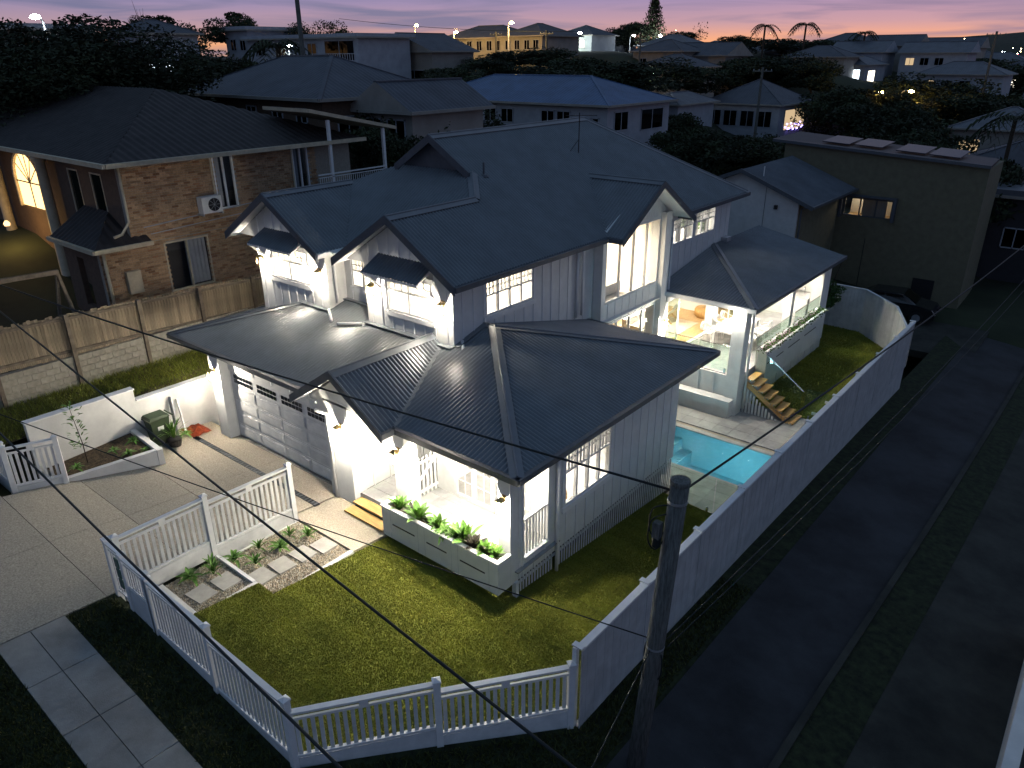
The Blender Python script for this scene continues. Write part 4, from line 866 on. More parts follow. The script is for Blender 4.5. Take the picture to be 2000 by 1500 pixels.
# lanterns
LW = 200
lantern(H, 'y', -.3, -1, -.26, 2.1, LW); lantern(H, 'y', -.3, -1, 5.72, 2.1, LW); lantern(H, 'y', -.28, -1, 7.88, 2.12, LW); lantern(H, 'y', -.28, -1, 11.2, 2.1, LW)
for u in (3.86, 6.66, -1.56, 1.45): lantern(H, 'y', 2.7, -1, u, 4.82, LW*.5)
lantern(H, 'x', 7.55, 1, 13.2, 1.75, LW)
MB().box(10.3, 13.36, 2.68, 10.46, 13.42, 2.8).build('flood_light', 'led', H); lamp(H, (10.38, 13.25, 2.66), 40, (1, .95, .85), .04, name='flood_light_bulb')
MB().bar((5.0, -.7, 2.98), (5.35, -.7, 2.98), .08, .05).build('batten_light', 'white_trim', H)
# ------------------------------------------------------------------ pool and deck
pd = struct(link('pool_deck', None))
Z = -1.2; px0, px1, py0, py1 = 7.4, 13.45, 8.95, 11.4
MB().box(7.2, 7.4, Z-.3, px1+.9, py0-.05, Z-.03).box(7.2, py1+.05, Z-.3, px1+.95, 13.06, Z-.03).box(px1+.05, py0-.05, Z-.3, px1+.9, py1+.05, Z-.03).box(px1+.9, 7.0, Z-.3, 14.42, 14.8, Z-.031).box(10.5, 13.06, Z-.3, 14.0, 14.9, Z-.03).box(11.3, 6.95, Z-.3, 14.4, 7.4, Z-.03).build('slab', 'mortar', pd)
me = boxmesh('tile', .593, .593, .03, 'tile')
x = 7.5
while x < 14.0:
    y = 7.02
    while y < 14.7:
        cx, cy = x+.3, y+.3
        inpool = px0-.3 < cx < px1+.33 and py0-.28 < cy < py1+.28
        ok = (cy < 8.75 and cx > 11.4) or (cy < 8.75 and cy > 7.5) or (cy > 11.7 and (cy < 12.9 or cx > 10.7)) or (cx > px1+.28)
        if ok and not inpool: piece('tile', me, pd, (cx, cy, Z-.031))
        y += .6
    x += .6
MB().box(px0, py0-.22, Z-.03, px1+.22, py0, Z+.004).box(px0, py1, Z-.03, px1+.22, py1+.22, Z+.004).box(px1, py0, Z-.03, px1+.22, py1, Z+.004).build('coping', 'tile', pd)
po = thing('swimming_pool', 'rectangular pool glowing turquoise beside the boarded fence', 'pool', (10.5, 10.2, -2.5))
MB().poly([(px0, py0, -2.55), (px1, py0, -2.55), (px1, py1, -2.55), (px0, py1, -2.55)]).poly([(px0, py0, -2.55), (px1, py0, -2.55), (px1, py0, Z-.03), (px0, py0, Z-.03)]).poly([(px0, py1, -2.55), (px1, py1, -2.55), (px1, py1, Z-.03), (px0, py1, Z-.03)]).poly([(px1, py0, -2.55), (px1, py1, -2.55), (px1, py1, Z-.03), (px1, py0, Z-.03)]).poly([(px0, py0, -2.55), (px0, py1, -2.55), (px0, py1, Z-.03), (px0, py0, Z-.03)]).build('shell', 'pool_shell', po)
MB().box(px0+.01, py0+.6, -2.5, 9.7, py1-.01, -1.62).box(9.7, py0+1.0, -2.5, 10.1, py1-.01, -2.0).build('step', 'pool_shell', po)
MB().poly([(px0, py0, Z-.09), (px1, py0, Z-.09), (px1, py1, Z-.09), (px0, py1, Z-.09)]).build('water_surface', 'water', po)
for xx in (9.2, 11.4, 12.9):
    b = MB().tube([(xx, py0+.002, -1.75), (xx, py0+.03, -1.75)], .09, 14); b.build('pool_light', 'pool_led', po); lamp(po, (xx, py0+.14, -1.75), 20, (.75, .97, 1), .08, name='pool_light_bulb')
# ================================================================== brick neighbour on the left
BH = thing('brick_house', 'two-storey tan brick house with dark tiled roof behind the paling fence', 'house', (-12, 5, 2))
def bricks(parent, axis, c, s, u0, u1, z0, z1, ops, seed):
    p = PT(axis, c, s); g = np.random.default_rng(seed); Q = []; T = []; row = 0; z = z0
    while z < z1-.05:
        u = u0-(row % 2)*.12
        while u < u1:
            a, e = max(u, u0), min(u+.23, u1)
            if e-a > .04 and not any(o[0]-.02 < (a+e)/2 < o[1]+.02 and o[2]-.03 < z+.038 < o[3]+.03 for o in ops):
                d = .012+g.uniform(-.002, .003); A = [p(a, z, d), p(e, z, d), p(e, z+.076, d), p(a, z+.076, d)]; B = [p(a, z, 0), p(e, z, 0), p(e, z+.076, 0), p(a, z+.076, 0)]
                o = org(parent); A = [v-o for v in A]; B = [v-o for v in B]
                Q += [A]+[[A[i], A[(i+1) % 4], B[(i+1) % 4], B[i]] for i in range(4)]
                t = g.uniform(.75, 1.25); cc = np.array([1, 1, 1.])*t*(np.array([.75, .62, .55]) if g.random() < .18 else 1.)
                T += [cc]*5
            u += .24
        z += .086; row += 1
    o = link('brickwork', npmesh('brickwork', Q, 4, 'brick', np.array(T)), parent); o['kind'] = 'stuff'; return o
opsB = [(4.5, 5.36, 5.6, 7.6), (8.05, 8.8, 5.9, 7.6), (2.1, 3.85, 2.9, 4.75)]
wall(BH, 'x', -7.02, 1, 1.2, 11, 1.6, 7.62, opsB, t=.2, m='mortar', bat=0); wall(BH, 'x', -7.02, 1, -.2, 1.195, 1.6, 4.9, t=.2, m='mortar', bat=0); wall(BH, 'x', -7.02, 1, 1.0, 1.195, 4.905, 7.62, t=.2, m='mortar', bat=0); MB().box(-7.9, 1.6, 2.5, -7.6, 9, 7.5).build('dark_backing', 'bg_dark', BH); bricks(BH, 'x', -7.02, 1, 1.0, 9.2, 4.9, 7.6, opsB, 1); bricks(BH, 'x', -7.02, 1, -.2, 7.0, 2.3, 4.9, opsB, 2)  # near-black box behind the windows: the unlit interior is painted in
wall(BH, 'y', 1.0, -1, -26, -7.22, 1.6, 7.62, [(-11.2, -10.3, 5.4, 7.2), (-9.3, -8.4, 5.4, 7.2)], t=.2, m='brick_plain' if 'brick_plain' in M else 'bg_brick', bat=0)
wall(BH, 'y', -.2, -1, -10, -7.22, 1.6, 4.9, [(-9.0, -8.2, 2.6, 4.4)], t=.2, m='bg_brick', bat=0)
W4 = lambda *a, **k: window(BH, *a, **k)
W4('x', -7.02, 1, 4.5, 5.36, 5.6, 7.6, n=2, grid=None, sill=False, m='white_trim', gl='glass', dep=.06); W4('x', -7.02, 1, 8.05, 8.8, 5.9, 7.6, n=2, grid=None, sill=False, gl='glass'); lw_ = W4('x', -7.02, 1, 2.1, 3.85, 2.9, 4.75, n=2, grid=None, sill=False, m='cream_trim', gl='glass')
for a, e, z0, z1 in ((3.0, 3.82, 2.95, 4.7), (4.55, 4.9, 5.65, 7.55), (8.1, 8.42, 5.95, 7.55)):
    b = MB(); n = 10; pts = [(-7.26-.03*(k % 2), a+(e-a)*k/n) for k in range(n+1)]
    for k in range(n): b.poly([(*pts[k], z0), (*pts[k+1], z0), (*pts[k+1], z1), (*pts[k], z1)])
    b.build('curtain', 'curtain_light' if 'curtain_light' in M else 'bg_white', BH)
for yy in (4.42, 8.0): MB().box(-7.0, yy-.03, 5.5, -6.96, yy+.03, 7.6).build('window_trim', 'cream_trim', BH)
for u0, u1 in ((-11.2, -10.3), (-9.3, -8.4)): W4('y', 1.0, -1, u0, u1, 5.4, 7.2, n=1, grid=None, sill=False, gl='dark_glass', m='cream_trim')
# arched amber window: frame, fan bars, glowing pane
aw = link('arched_window', None, BH); arc = [(-15+1.3*math.cos(t), 6.35+1.15*math.sin(t)) for t in np.linspace(0, math.pi, 19)]
MB().prism([(-16.3, .93, 5.3), (-13.7, .93, 5.3)]+[(x, .93, z) for x, z in arc], (0, .03, 0)).build('pane', 'lit_warm', aw)
fr = MB(); pts = [(-13.62, 5.25), (-13.62, 6.35)]+[(-15+1.38*math.cos(t), 6.35+1.2*math.sin(t)) for t in np.linspace(0, math.pi, 19)]+[(-16.38, 5.25)]
for a, e in zip(pts[:-1], pts[1:]): fr.bar((a[0], .9, a[1]), (e[0], .9, e[1]), .12, .14, (0, 1, 0))
fr.build('frame', 'cream_trim', aw)
fb = MB().bar((-16.3, .92, 6.3), (-13.7, .92, 6.3), .04, .05).bar((-15, .92, 5.3), (-15, .92, 6.3), .04, .05, (1, 0, 0))
for t in (.6, 1.1, 1.57, 2.04, 2.54): fb.bar((-15, .92, 6.3), (-15+1.28*math.cos(t), .92, 6.35+1.12*math.sin(t)), .03, .03, (0, 1, 0))
fb.build('fan_bars', 'trim_dark', aw); lamp(BH, (-15, -.3, 4.6), 45, (1, .62, .2), .1, name='porch_light')
MB().lathe((-15, -.3, 4.75), [(.1, 0), (.12, .1), (.05, .2)], 10).build('porch_lamp', 'lit_warm', BH)
for xx in (-17.6, -12.6): MB().lathe((xx, .62, 1.8), [(.3, 0), (.3, .2), (.22, .3), (.19, 5.5), (.28, 5.65), (.28, 5.8)], 16).build('column', 'cream_trim', BH, True)
# tiled hip roof, gutters, downpipe
BR_ = link('roof', None, BH)
e = 7.72; A1 = (-6.5, .4, e); A2 = (-6.5, 11.5, e); A3 = (-27, 11.5, e); A4 = (-27, .4, e); r1 = (-13.2, 6, 9.75); r2 = (-21, 6, 9.75)
corrugated('roof_sheet', [A1, A2, r1], (0, 1, 0), 'dark_tile', BR_, pitch=.3, amp=.016); corrugated('roof_sheet', [A4, A1, r1, r2], (1, 0, 0), 'dark_tile', BR_, pitch=.3, amp=.016); MB().poly([A2, A3, r2, r1]).poly([A3, A4, r2]).build('roof_sheet', 'dark_tile', BR_)
MB().bar((-6.45, .4, e-.05), (-6.45, 11.5, e-.05), .13, .15).build('gutter', 'cream_trim', BR_); MB().bar((-27, .35, e-.05), (-6.45, .35, e-.05), .13, .15).build('gutter', 'cream_trim', BR_); MB().box(-26.9, .45, e-.12, -6.52, 11.4, e-.1).build('soffit', 'cream_trim', BR_)
q0, q1, q2, q3 = (-6.65, -.45, 4.97), (-6.65, 1.55, 4.97), (-10.4, -.45, 4.97), (-8.4, 1.0, 5.9)
corrugated('roof_sheet', [q0, q1, (-7.0, 1.55, 5.1), q3], (0, 1, 0), 'dark_tile', BR_, pitch=.3, amp=.016); corrugated('roof_sheet', [q2, q0, q3, (-10.4, 1.0, 5.9)], (1, 0, 0), 'dark_tile', BR_, pitch=.3, amp=.016)
MB().bar((-6.62, -.5, 4.92), (-6.62, 1.55, 4.92), .12, .14).build('gutter', 'cream_trim', BR_); MB().bar((-10.4, -.5, 4.92), (-6.6, -.5, 4.92), .12, .14).build('gutter', 'cream_trim', BR_)
MB().tube([(-6.9, .98, 7.6), (-6.9, .98, 5.7), (-6.75, .6, 5.35), (-6.72, .3, 5.3)], .05, 8).build('downpipe', 'cream_trim', BH, True); MB().tube([(-6.92, -.1, 4.85), (-6.92, -.1, 2.2)], .06, 8).build('downpipe', 'cream_trim', BH, True)
MB().box(-7.0, .5, 3.2, -6.82, 1.0, 4.0).build('meter_box', 'cream_trim', BH); MB().tube([(-6.98, 1.5, 5.42), (-6.98, 6.8, 5.72)], .02, 6).tube([(-6.98, 1.7, 5.15), (-6.98, 6.8, 5.4)], .016, 6).build('conduit', 'bg_white', BH)
# rear verandah
vr = link('verandah', None, BH); MB().prism([(-9.5, 8.6, 8.9), (-6.3, 8.6, 8.9), (-6.3, 13.2, 7.95), (-9.5, 13.2, 7.95)], (0, 0, .14)).build('verandah_roof', 'cream_trim', vr)
for yy in (9.6, 12.55): MB().box(-6.55, yy-.06, 5.2, -6.43, yy+.06, 7.95+(.6 if yy < 10 else .1)).build('post', 'white_trim', vr)
MB().box(-9.5, 8.8, 5.2, -6.4, 12.7, 5.4).build('deck', 'bg_brick', vr); MB().bar((-6.45, 8.85, 6.42), (-6.45, 12.6, 6.42), .06, .05).bar((-6.45, 8.85, 6.3), (-6.45, 12.6, 6.3), .04, .03).bar((-6.45, 8.85, 5.5), (-6.45, 12.6, 5.5), .04, .03).build('rail', 'white_trim', vr)
for k in range(34): piece('baluster', boxmesh('baluster', .02, .02, .8, 'white_trim'), vr, (-6.45, 8.9+k*.11, 5.5))
ac = thing('air_conditioner', 'white outdoor air conditioner unit hung on the brick wall', 'air conditioner', (-6.75, 4.0, 5.5))
MB().box(-6.95, 3.62, 5.6, -6.6, 4.42, 6.2).build('casing', 'white_board', ac); b = MB().tube([(-6.6, 4.1, 5.9), (-6.585, 4.1, 5.9)], .24, 20); b.build('fan_grille', 'black', ac)
for a_ in range(4): t = a_*math.pi/4; MB().bar((-6.58, 4.1-.22*math.cos(t), 5.9-.22*math.sin(t)), (-6.58, 4.1+.22*math.cos(t), 5.9+.22*math.sin(t)), .01, .01, (1, 0, 0)).build('grille_bar', 'galv', ac)
MB().box(-7.0, 3.6, 5.52, -6.6, 3.66, 5.6).build('bracket', 'galv', ac); MB().box(-7.0, 4.38, 5.52, -6.6, 4.44, 5.6).build('bracket', 'galv', ac)
tf = thing('timber_frame', 'plain timber swing frame in the brick house yard', 'frame', (-5.3, -3, 2.3))
MB().bar((-5.2, -5.2, 5.0), (-5.2, -2.2, 4.9), .1, .14).build('beam', 'paling_frame', tf); MB().bar((-5.2, -2.25, 4.9), (-5.0, -1.9, 2.2), .09, .09, (1, 0, 0)).build('leg', 'paling_frame', tf); MB().bar((-5.2, -2.25, 4.9), (-5.7, -2.5, 2.2), .09, .09, (1, 0, 0)).build('leg', 'paling_frame', tf); MB().bar((-5.2, -5.1, 4.95), (-5.2, -5.1, 2.2), .09, .09, (1, 0, 0)).build('leg', 'paling_frame', tf)
# ================================================================== neighbours behind on the right
GH = thing('grey_house', 'grey gabled house wing behind the patio roof', 'house', (4, 31, 0))
wall(GH, 'y', 28, -1, .9, 6.95, -2, 3.85, t=.15, m='grey_wall', bat=0, top=[(.9, 3.85), (6.95, 3.85), (6.95, 4.0), (3.9, 5.3), (.9, 4.0)])
for xx in (2.9, 5.2): MB().box(xx-.012, 27.985, -1, xx+.012, 28.0, 5.3-abs(xx-3.9)*.39).build('joint', 'trim_dark', GH)
wall(GH, 'x', 6.95, 1, 28.15, 34.6, -2, 3.95, t=.15, m='olive_wall', bat=0)
g2 = link('roof', None, GH); corrugated('roof_sheet', [(7.75, 27.6, 3.95), (7.75, 34.8, 3.95), (3.9, 34.8, 5.45), (3.9, 27.6, 5.45)], YU, 'bg_roof2', g2); corrugated('roof_sheet', [(.05, 27.6, 3.95), (.05, 34.8, 3.95), (3.9, 34.8, 5.45), (3.9, 27.6, 5.45)], YU, 'bg_roof2', g2)
barge(g2, (7.8, 27.6, 3.95), (3.9, 27.6, 5.48), (0, 27.6, 3.95), (0, -1, 0), h=.18); MB().bar((7.8, 27.6, 3.9), (7.8, 34.8, 3.9), .12, .12).build('gutter', 'trim_dark', g2)
MB().tube([(7.6, 27.9, 3.9), (7.1, 28.1, 3.7), (7.1, 28.1, -1)], .045, 8).build('downpipe', 'trim_dark', GH); MB().tube([(4.8, 28.4, 5.1), (4.8, 28.4, 5.6)], .03, 6).build('vent_pipe', 'white_trim', GH); MB().box(5.75, 27.84, 3.6, 5.9, 27.99, 3.8).build('security_light', 'black', GH)
OH = thing('olive_house', 'dark olive flat-fronted house with solar panels on its roof', 'house', (9, 39, -2))
wall(OH, 'y', 35, -1, 3.3, 13.95, -3, 5.5, [(7.15, 9.75, 2.4, 3.42)], t=.2, m='olive_wall', bat=0, top=[(3.3, 5.5), (13.95, 5.5), (13.95, 5.5), (3.3, 6.1)]); wall(OH, 'x', 13.95, 1, 35.2, 39, -3, 5.5, t=.2, m='olive_wall', bat=0)
window(OH, 'y', 35, -1, 7.15, 9.75, 2.4, 3.42, n=3, grid=None, sill=False, m='trim_dark', gl='glass'); MB().box(6.95, 34.7, 2.3, 7.1, 35, 3.5).box(6.95, 34.7, 3.5, 9.95, 35, 3.6).box(9.8, 34.7, 2.3, 9.95, 35, 3.5).build('window_hood', 'trim_dark', OH)
MB().box(7.0, 37, 2.0, 10.0, 37.05, 4.0).build('room_wall', 'interior', OH); MB().box(8.0, 35.6, 2.3, 9.3, 35.63, 3.5).build('curtain', 'bg_cream', OH); MB().box(7.1, 35.3, 2.2, 9.9, 37, 2.25).build('room_floor', 'timber_floor', OH); lamp(OH, (7.8, 36.2, 3.6), 18, (1, .85, .6), .1, name='room_light')
MB().box(11.5, 34.97, -2.9, 12.6, 35.0, -.6).build('door', 'black', OH); MB().box(8.6, 34.985, -2.9, 8.63, 35.0, 1.2).build('joint', 'black', OH)
og = link('roof', None, OH); MB().prism([(2.6, 34.8, 6.22), (14.0, 34.8, 5.56), (13.7, 39.2, 5.45), (2.6, 39.2, 6.3)], (0, 0, .12)).build('roof_sheet', 'bg_dark', og); MB().bar((2.6, 34.78, 6.26), (14.0, 34.78, 5.6), .06, .16).build('fascia', 'trim_dark', og)
for x0, y0 in ((5.2, 35.6), (6.9, 35.9), (9.2, 35.6), (10.9, 35.6)):
    zz = lambda x: 6.40-.058*(x-2.6); MB().prism([(x0, y0, zz(x0)), (x0+1.5, y0, zz(x0+1.5)), (x0+1.5, y0+2.6, zz(x0+1.5)+.1), (x0, y0+2.6, zz(x0)+.1)], (0, 0, .05)).build('solar_panel', 'solar', og)
# parked car behind the back fence
def car(label, loc, rz, m='car_paint', lights=False, group=None):
    r = thing('car', label, 'car', loc, group)
    o = Vector(loc); prof = [(-2.2, .35), (-2.25, .75), (-2.1, .95), (-1.6, 1.02), (-.95, 1.42), (.55, 1.46), (1.25, 1.02), (2.05, .86), (2.25, .62), (2.2, .35)]
    V = []; n = len(prof); F = []
    for y, s in ((-.88, .0), (-.80, .0), (.80, 0), (.88, 0)):
        for x, z in prof: V.append((x, y*(1 if z < 1.05 else .82), z if abs(y) < .85 else z-.02))
    for k in range(3):
        for i in range(n): j = (i+1) % n; F.append((k*n+i, k*n+j, (k+1)*n+j, (k+1)*n+i))
    F += [tuple(range(n))[::-1], tuple(range(3*n, 4*n))]
    body = link('body', mesh('body', V, F, m), r)
    for sy in (-1, 1):
        y = .765*sy; b = MB(); b.prism([(-1.35, y, 1.05), (-.9, y*.93, 1.37), (-.3, y*.93, 1.39), (-.3, y, 1.05)], (0, sy*.05, 0)); link('side_window', mesh('side_window', b.V, b.F, 'dark_glass'), r)
        b = MB(); b.prism([(-.22, y, 1.05), (-.22, y*.93, 1.39), (.5, y*.93, 1.39), (1.05, y, 1.05)], (0, sy*.05, 0)); link('side_window', mesh('side_window', b.V, b.F, 'dark_glass'), r)
        for x in (-1.4, 1.4):
            b = MB().tube([(x, sy*.70, .33), (x, sy*.90, .33)], .33, 18); wh = link('wheel', mesh('wheel', b.V, b.F, 'tyre'), r); b = MB().tube([(x, sy*.9, .33), (x, sy*.91, .33)], .2, 12); link('rim', mesh('rim', b.V, b.F, 'galv'), wh)
        b = MB().box(2.16, sy*.6-.16, .62, 2.26, sy*.6+.16, .76); link('headlight', mesh('headlight', b.V, b.F, 'glass'), r); b = MB().box(-2.27, sy*.62-.16, .7, -2.2, sy*.62+.16, .85); link('tail_light', mesh('tail_light', b.V, b.F, 'city_red' if lights else 'red'), r)
    b = MB().poly([(.58, -.62, 1.44), (.58, .62, 1.44), (1.24, .7, 1.05), (1.24, -.7, 1.05)]); link('windscreen', mesh('windscreen', [v+Vector((.02, 0, .015)) for v in b.V], b.F, 'dark_glass'), r)
    r.rotation_euler[2] = rz; return r
car('dark parked car behind the back fence by the olive house', (11.3, 32.0, -2.05), .05)
struct(MB().box(6.9, 27.2, -2.4, 16, 35, -2.06).build('rear_driveway', 'yard'))
# ================================================================== suburb on the hill
def bghouse(name, label, x0, x1, y0, y1, ze, roof='hip', rm='bg_roof', wm='bg_white', wins=(), pitch=.4, zg=None, over=.5, ridge_axis=None, group=None, cat='house'):
    cx, cy = (x0+x1)/2, (y0+y1)/2; zg = min(ground_z(a, b_) for a in (x0, x1) for b_ in (y0, y1))-.5 if zg is None else zg
    r = thing(name, label, cat, (cx, cy, zg), group); MB().box(x0, y0, zg, x1, y1, ze).build('wall', wm, r)
    a, b_, c, d = x0-over, x1+over, y0-over, y1+over; w_, l_ = b_-a, d-c; rf = link('roof', None, r)
    if roof == 'flat': MB().box(a, c, ze, b_, d, ze+.35).build('roof_slab', rm, rf)
    else:
        h = min(w_, l_)/2*pitch; alongx = (ridge_axis or ('x' if w_ >= l_ else 'y')) == 'x'; ins = min(w_, l_)/2 if roof == 'hip' else 0.
        if alongx: R1, R2 = (a+ins, cy, ze+h), (b_-ins, cy, ze+h)
        else: R1, R2 = (cx, c+ins, ze+h), (cx, d-ins, ze+h)
        q = [(a, c, ze), (b_, c, ze), (b_, d, ze), (a, d, ze)]
        fs = ([q[0], q[1], R2, R1], [q[2], q[3], R1, R2], [q[1], q[2], R2], [q[3], q[0], R1]) if alongx else ([q[1], q[2], R2, R1], [q[3], q[0], R1, R2], [q[0], q[1], R1], [q[2], q[3], R2])
        for i, f in enumerate(fs):
            if roof == 'gable' and i > 1: MB().poly([Vector(v)+((Vector((cx, cy, ze))-Vector(v))*Vector((0, 0, 0)).length) for v in f]).build('gable', wm, r)
            else:
                u = (Vector(f[1])-Vector(f[0])).normalized(); corrugated('roof_sheet', f, u, rm, rf, pitch=.3, amp=.012, per=4)
        for v in (q if roof == 'hip' else []):
            t = R1 if (Vector(v)-Vector(R1)).length < (Vector(v)-Vector(R2)).length else R2; MB().bar(v, t, .22, .06).build('ridge_cap', rm, rf)
        MB().bar(R1, R2, .25, .08).build('ridge_cap', rm, rf)
    for p0, p1 in (((a, c), (b_, c)), ((b_, c), (b_, d))): MB().bar((*p0, ze-.04), (*p1, ze-.04), .12, .16).build('gutter', 'bg_cream', rf)
    for wdef in wins:
        face, u0, u1, z0, z1 = wdef[:5]; lit = wdef[5] if len(wdef) > 5 else 'dark_glass'
        if face == 's': p = PT('y', y0, -1)
        else: p = PT('x', x1, 1)
        fr_ = MB()
        for qd in ((u0, u1, z0, z0+.07), (u0, u1, z1-.07, z1), (u0, u0+.07, z0, z1), (u1-.07, u1, z0, z1), ((u0+u1)/2-.03, (u0+u1)/2+.03, z0, z1)): obox(fr_, p, *qd, .0, .06)
        wo = fr_.build('window', 'bg_white', r); obox(MB(), p, u0+.07, u1-.07, z0+.07, z1-.07, .005, .03).build('pane', lit, wo)
    return r
def wrow(face, us, w_, z0, z1, lit=None): return [(face, u, u+w_, z0, z1) + ((lit,) if lit else ()) for u in us]
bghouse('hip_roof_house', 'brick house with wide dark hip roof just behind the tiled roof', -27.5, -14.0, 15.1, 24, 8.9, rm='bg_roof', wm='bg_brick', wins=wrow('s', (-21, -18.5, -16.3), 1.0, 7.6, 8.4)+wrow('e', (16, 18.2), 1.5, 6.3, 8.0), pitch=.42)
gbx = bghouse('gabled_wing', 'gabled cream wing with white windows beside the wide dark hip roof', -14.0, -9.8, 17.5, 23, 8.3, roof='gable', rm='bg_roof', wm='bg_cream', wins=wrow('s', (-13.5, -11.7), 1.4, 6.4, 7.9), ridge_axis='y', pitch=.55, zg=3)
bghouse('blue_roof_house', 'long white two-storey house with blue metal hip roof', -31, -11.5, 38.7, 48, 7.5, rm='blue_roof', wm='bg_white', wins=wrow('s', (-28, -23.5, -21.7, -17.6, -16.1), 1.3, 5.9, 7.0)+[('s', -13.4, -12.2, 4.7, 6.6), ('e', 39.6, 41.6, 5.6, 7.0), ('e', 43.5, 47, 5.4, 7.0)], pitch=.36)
bghouse('modern_house', 'white flat-roofed modern house with balcony on the hill', -66, -46, 44.7, 52, 12.7, roof='flat', rm='bg_white', wm='bg_white', wins=wrow('s', (-64, -60, -54.5), 1.6, 10.9, 12.2)+[('s', -51.5, -46.6, 10.4, 12.4)], zg=7)
mh = bpy.data.objects['modern_house']; MB().box(-52, 43.0, 9.9, -44.5, 44.7, 10.2).build('balcony', 'bg_white', mh)
for k in range(20): piece('baluster', boxmesh('baluster', .05, .05, .9, 'bg_white'), mh, (-51.9+k*.38, 43.05, 10.2))
MB().bar((-52, 43.05, 11.1), (-44.5, 43.05, 11.1), .06, .06).build('rail', 'bg_white', mh)
bghouse('modern_house', 'flat-roofed white block rising left of the modern balcony house', -71, -66.2, 45, 52, 13.8, roof='flat', rm='bg_white', wm='bg_white', wins=wrow('s', (-70, -68), 1.2, 11.5, 12.8), zg=7)
bghouse('hill_house', 'pale house with bright lit carport at top left', -62, -56.5, 26.6, 33, 13.0, rm='bg_roof', wm='bg_white', wins=[('s', -61, -59.5, 11.6, 12.5), ('s', -61.6, -57.2, 9.6, 10.7, 'lit_cool'), ('e', 27.4, 32, 9.5, 10.5, 'lit_cool')], zg=7.5)
bghouse('hill_house', 'gabled dark house on the hill right of the modern balcony', -54, -43.8, 53.2, 60, 11.3, roof='gable', ridge_axis='y', wm='bg_cream', wins=[('s', -52, -50.8, 8.0, 9.3, 'lit_dim'), ('s', -50, -49, 8.0, 9.4, 'lit_dim'), ('s', -48.4, -45, 8.0, 9.4), ('s', -50.5, -47.2, 9.9, 11)], pitch=.5, zg=6)
bghouse('hill_house', 'cream verandah house below the amber street lamps on the hill', -70, -57, 82, 90, 13.2, wm='bg_cream', wins=wrow('s', (-69, -67, -65, -63, -61, -59), 1.1, 11.4, 12.8), zg=9)
bghouse('hill_house', 'second cream verandah house on the skyline, right of its neighbour', -57.5, -49.8, 81, 90, 13.3, wm='bg_cream', wins=wrow('s', (-56.5, -54.8, -53.0, -51.4), 1.0, 11.5, 12.8), zg=9)
bghouse('lit_house', 'floodlit pale green house on the hill crest', -65.5, -58, 105.6, 113, 13.8, rm='bg_roof', wm='bg_white', wins=wrow('s', (-64.5, -62.5, -60.5), 1.1, 11.8, 13.1, 'lit_white'), zg=9.5)
lamp(bpy.data.objects['lit_house'], (-62, 102.5, 13.0), 600, (.85, 1, .7), .2, name='flood_light')
bghouse('white_house', 'white two-storey house with solar panels right of the pine', -54, -44.2, 114, 122, 12.1, rm='bg_roof2', wm='bg_white', wins=wrow('s', (-52.5, -49.5), 1.6, 10.4, 11.4)+[('e', 115, 117, 10.2, 11.3), ('e', 117.5, 121, 8.5, 10.2, 'lit_white')], zg=6)
bghouse('hip_house', 'dark hip-roofed house at the right end of the blue roof', -24, -19.6, 65, 73.5, 6.0, rm='bg_roof2', wm='bg_white', wins=[('s', -23, -21, 3.2, 4.9), ('e', 66, 68, 3.2, 4.8)], zg=0)
bghouse('hip_house', 'low hip-roofed house with glassed verandah and christmas lights', -23, -13.8, 78.3, 88, 5.5, rm='bg_roof', wm='bg_white', wins=wrow('s', (-22.5, -20.5, -18.4, -16.3), 1.7, 3.0, 4.8)+[('e', 80, 86.5, 2.6, 4.9, 'lit_dim')], zg=-1, pitch=.5)
for k in range(14): MB().box(-13.72, 80.3+k*.42, 2.9+.35*math.sin(k*1.9), -13.6, 80.45+k*.42, 3.05+.35*math.sin(k*1.9)).build('fairy_light', 'xmas', bpy.data.objects['hip_house.001'])
bghouse('hip_house', 'small dark-roofed house beside the yellow street lamp', -15, -9.8, 90, 100, 4.8, rm='bg_roof', wm='bg_white', wins=[('s', -14, -12, 2.4, 3.8)], zg=-2)
MB().prism([(-13.4, 89.6, 5.35), (-10.6, 89.6, 5.35), (-10.6, 92.2, 6.3), (-13.4, 92.2, 6.3)], (0, 0, .06)).build('solar_panel', 'solar', bpy.data.objects['hip_house.002'])
bghouse('far_house', 'far house with bright white lights and solar panels right of centre', -28, -21.2, 134, 146, 8.9, rm='bg_roof2', wm='bg_white', wins=wrow('s', (-27.4, -25.3, -23.2), 1.3, 5.8, 8.2, 'lit_cool')+[('e', 136, 140, 5, 8, 'lit_white')], zg=2)
bghouse('far_house', 'low house with pinkish lit fence at the right edge', 3.0, 12.5, 83, 92, 3.6, rm='bg_roof2', wm='bg_cream', wins=[('s', 4, 6, 1.0, 2.6, 'lit_dim'), ('s', 8.5, 10, 1.0, 2.6)], zg=-4)
bghouse('far_house', 'dark hip roof low at the right, below the dark trees', 8.5, 16, 59.3, 67, 2.9, rm='bg_roof', wm='bg_cream', wins=[('s', 9.5, 11, .6, 2.0)], zg=-4)
bghouse('carport', 'blue-roofed carport beside the dark path at the right edge', 13.3, 17.2, 41.2, 47, 3.4, roof='flat', rm='bg_roof2', wm='bg_dark', wins=[('s', 14.5, 15.8, .4, 1.6)], zg=-3)
bghouse('far_house', 'dark flat building at the top left corner behind the big tree', -53, -46, 12, 18, 12.9, roof='flat', rm='bg_white', wm='bg_cream', wins=[('e', 13, 15, 11.2, 12.3)], zg=8)
k = 0
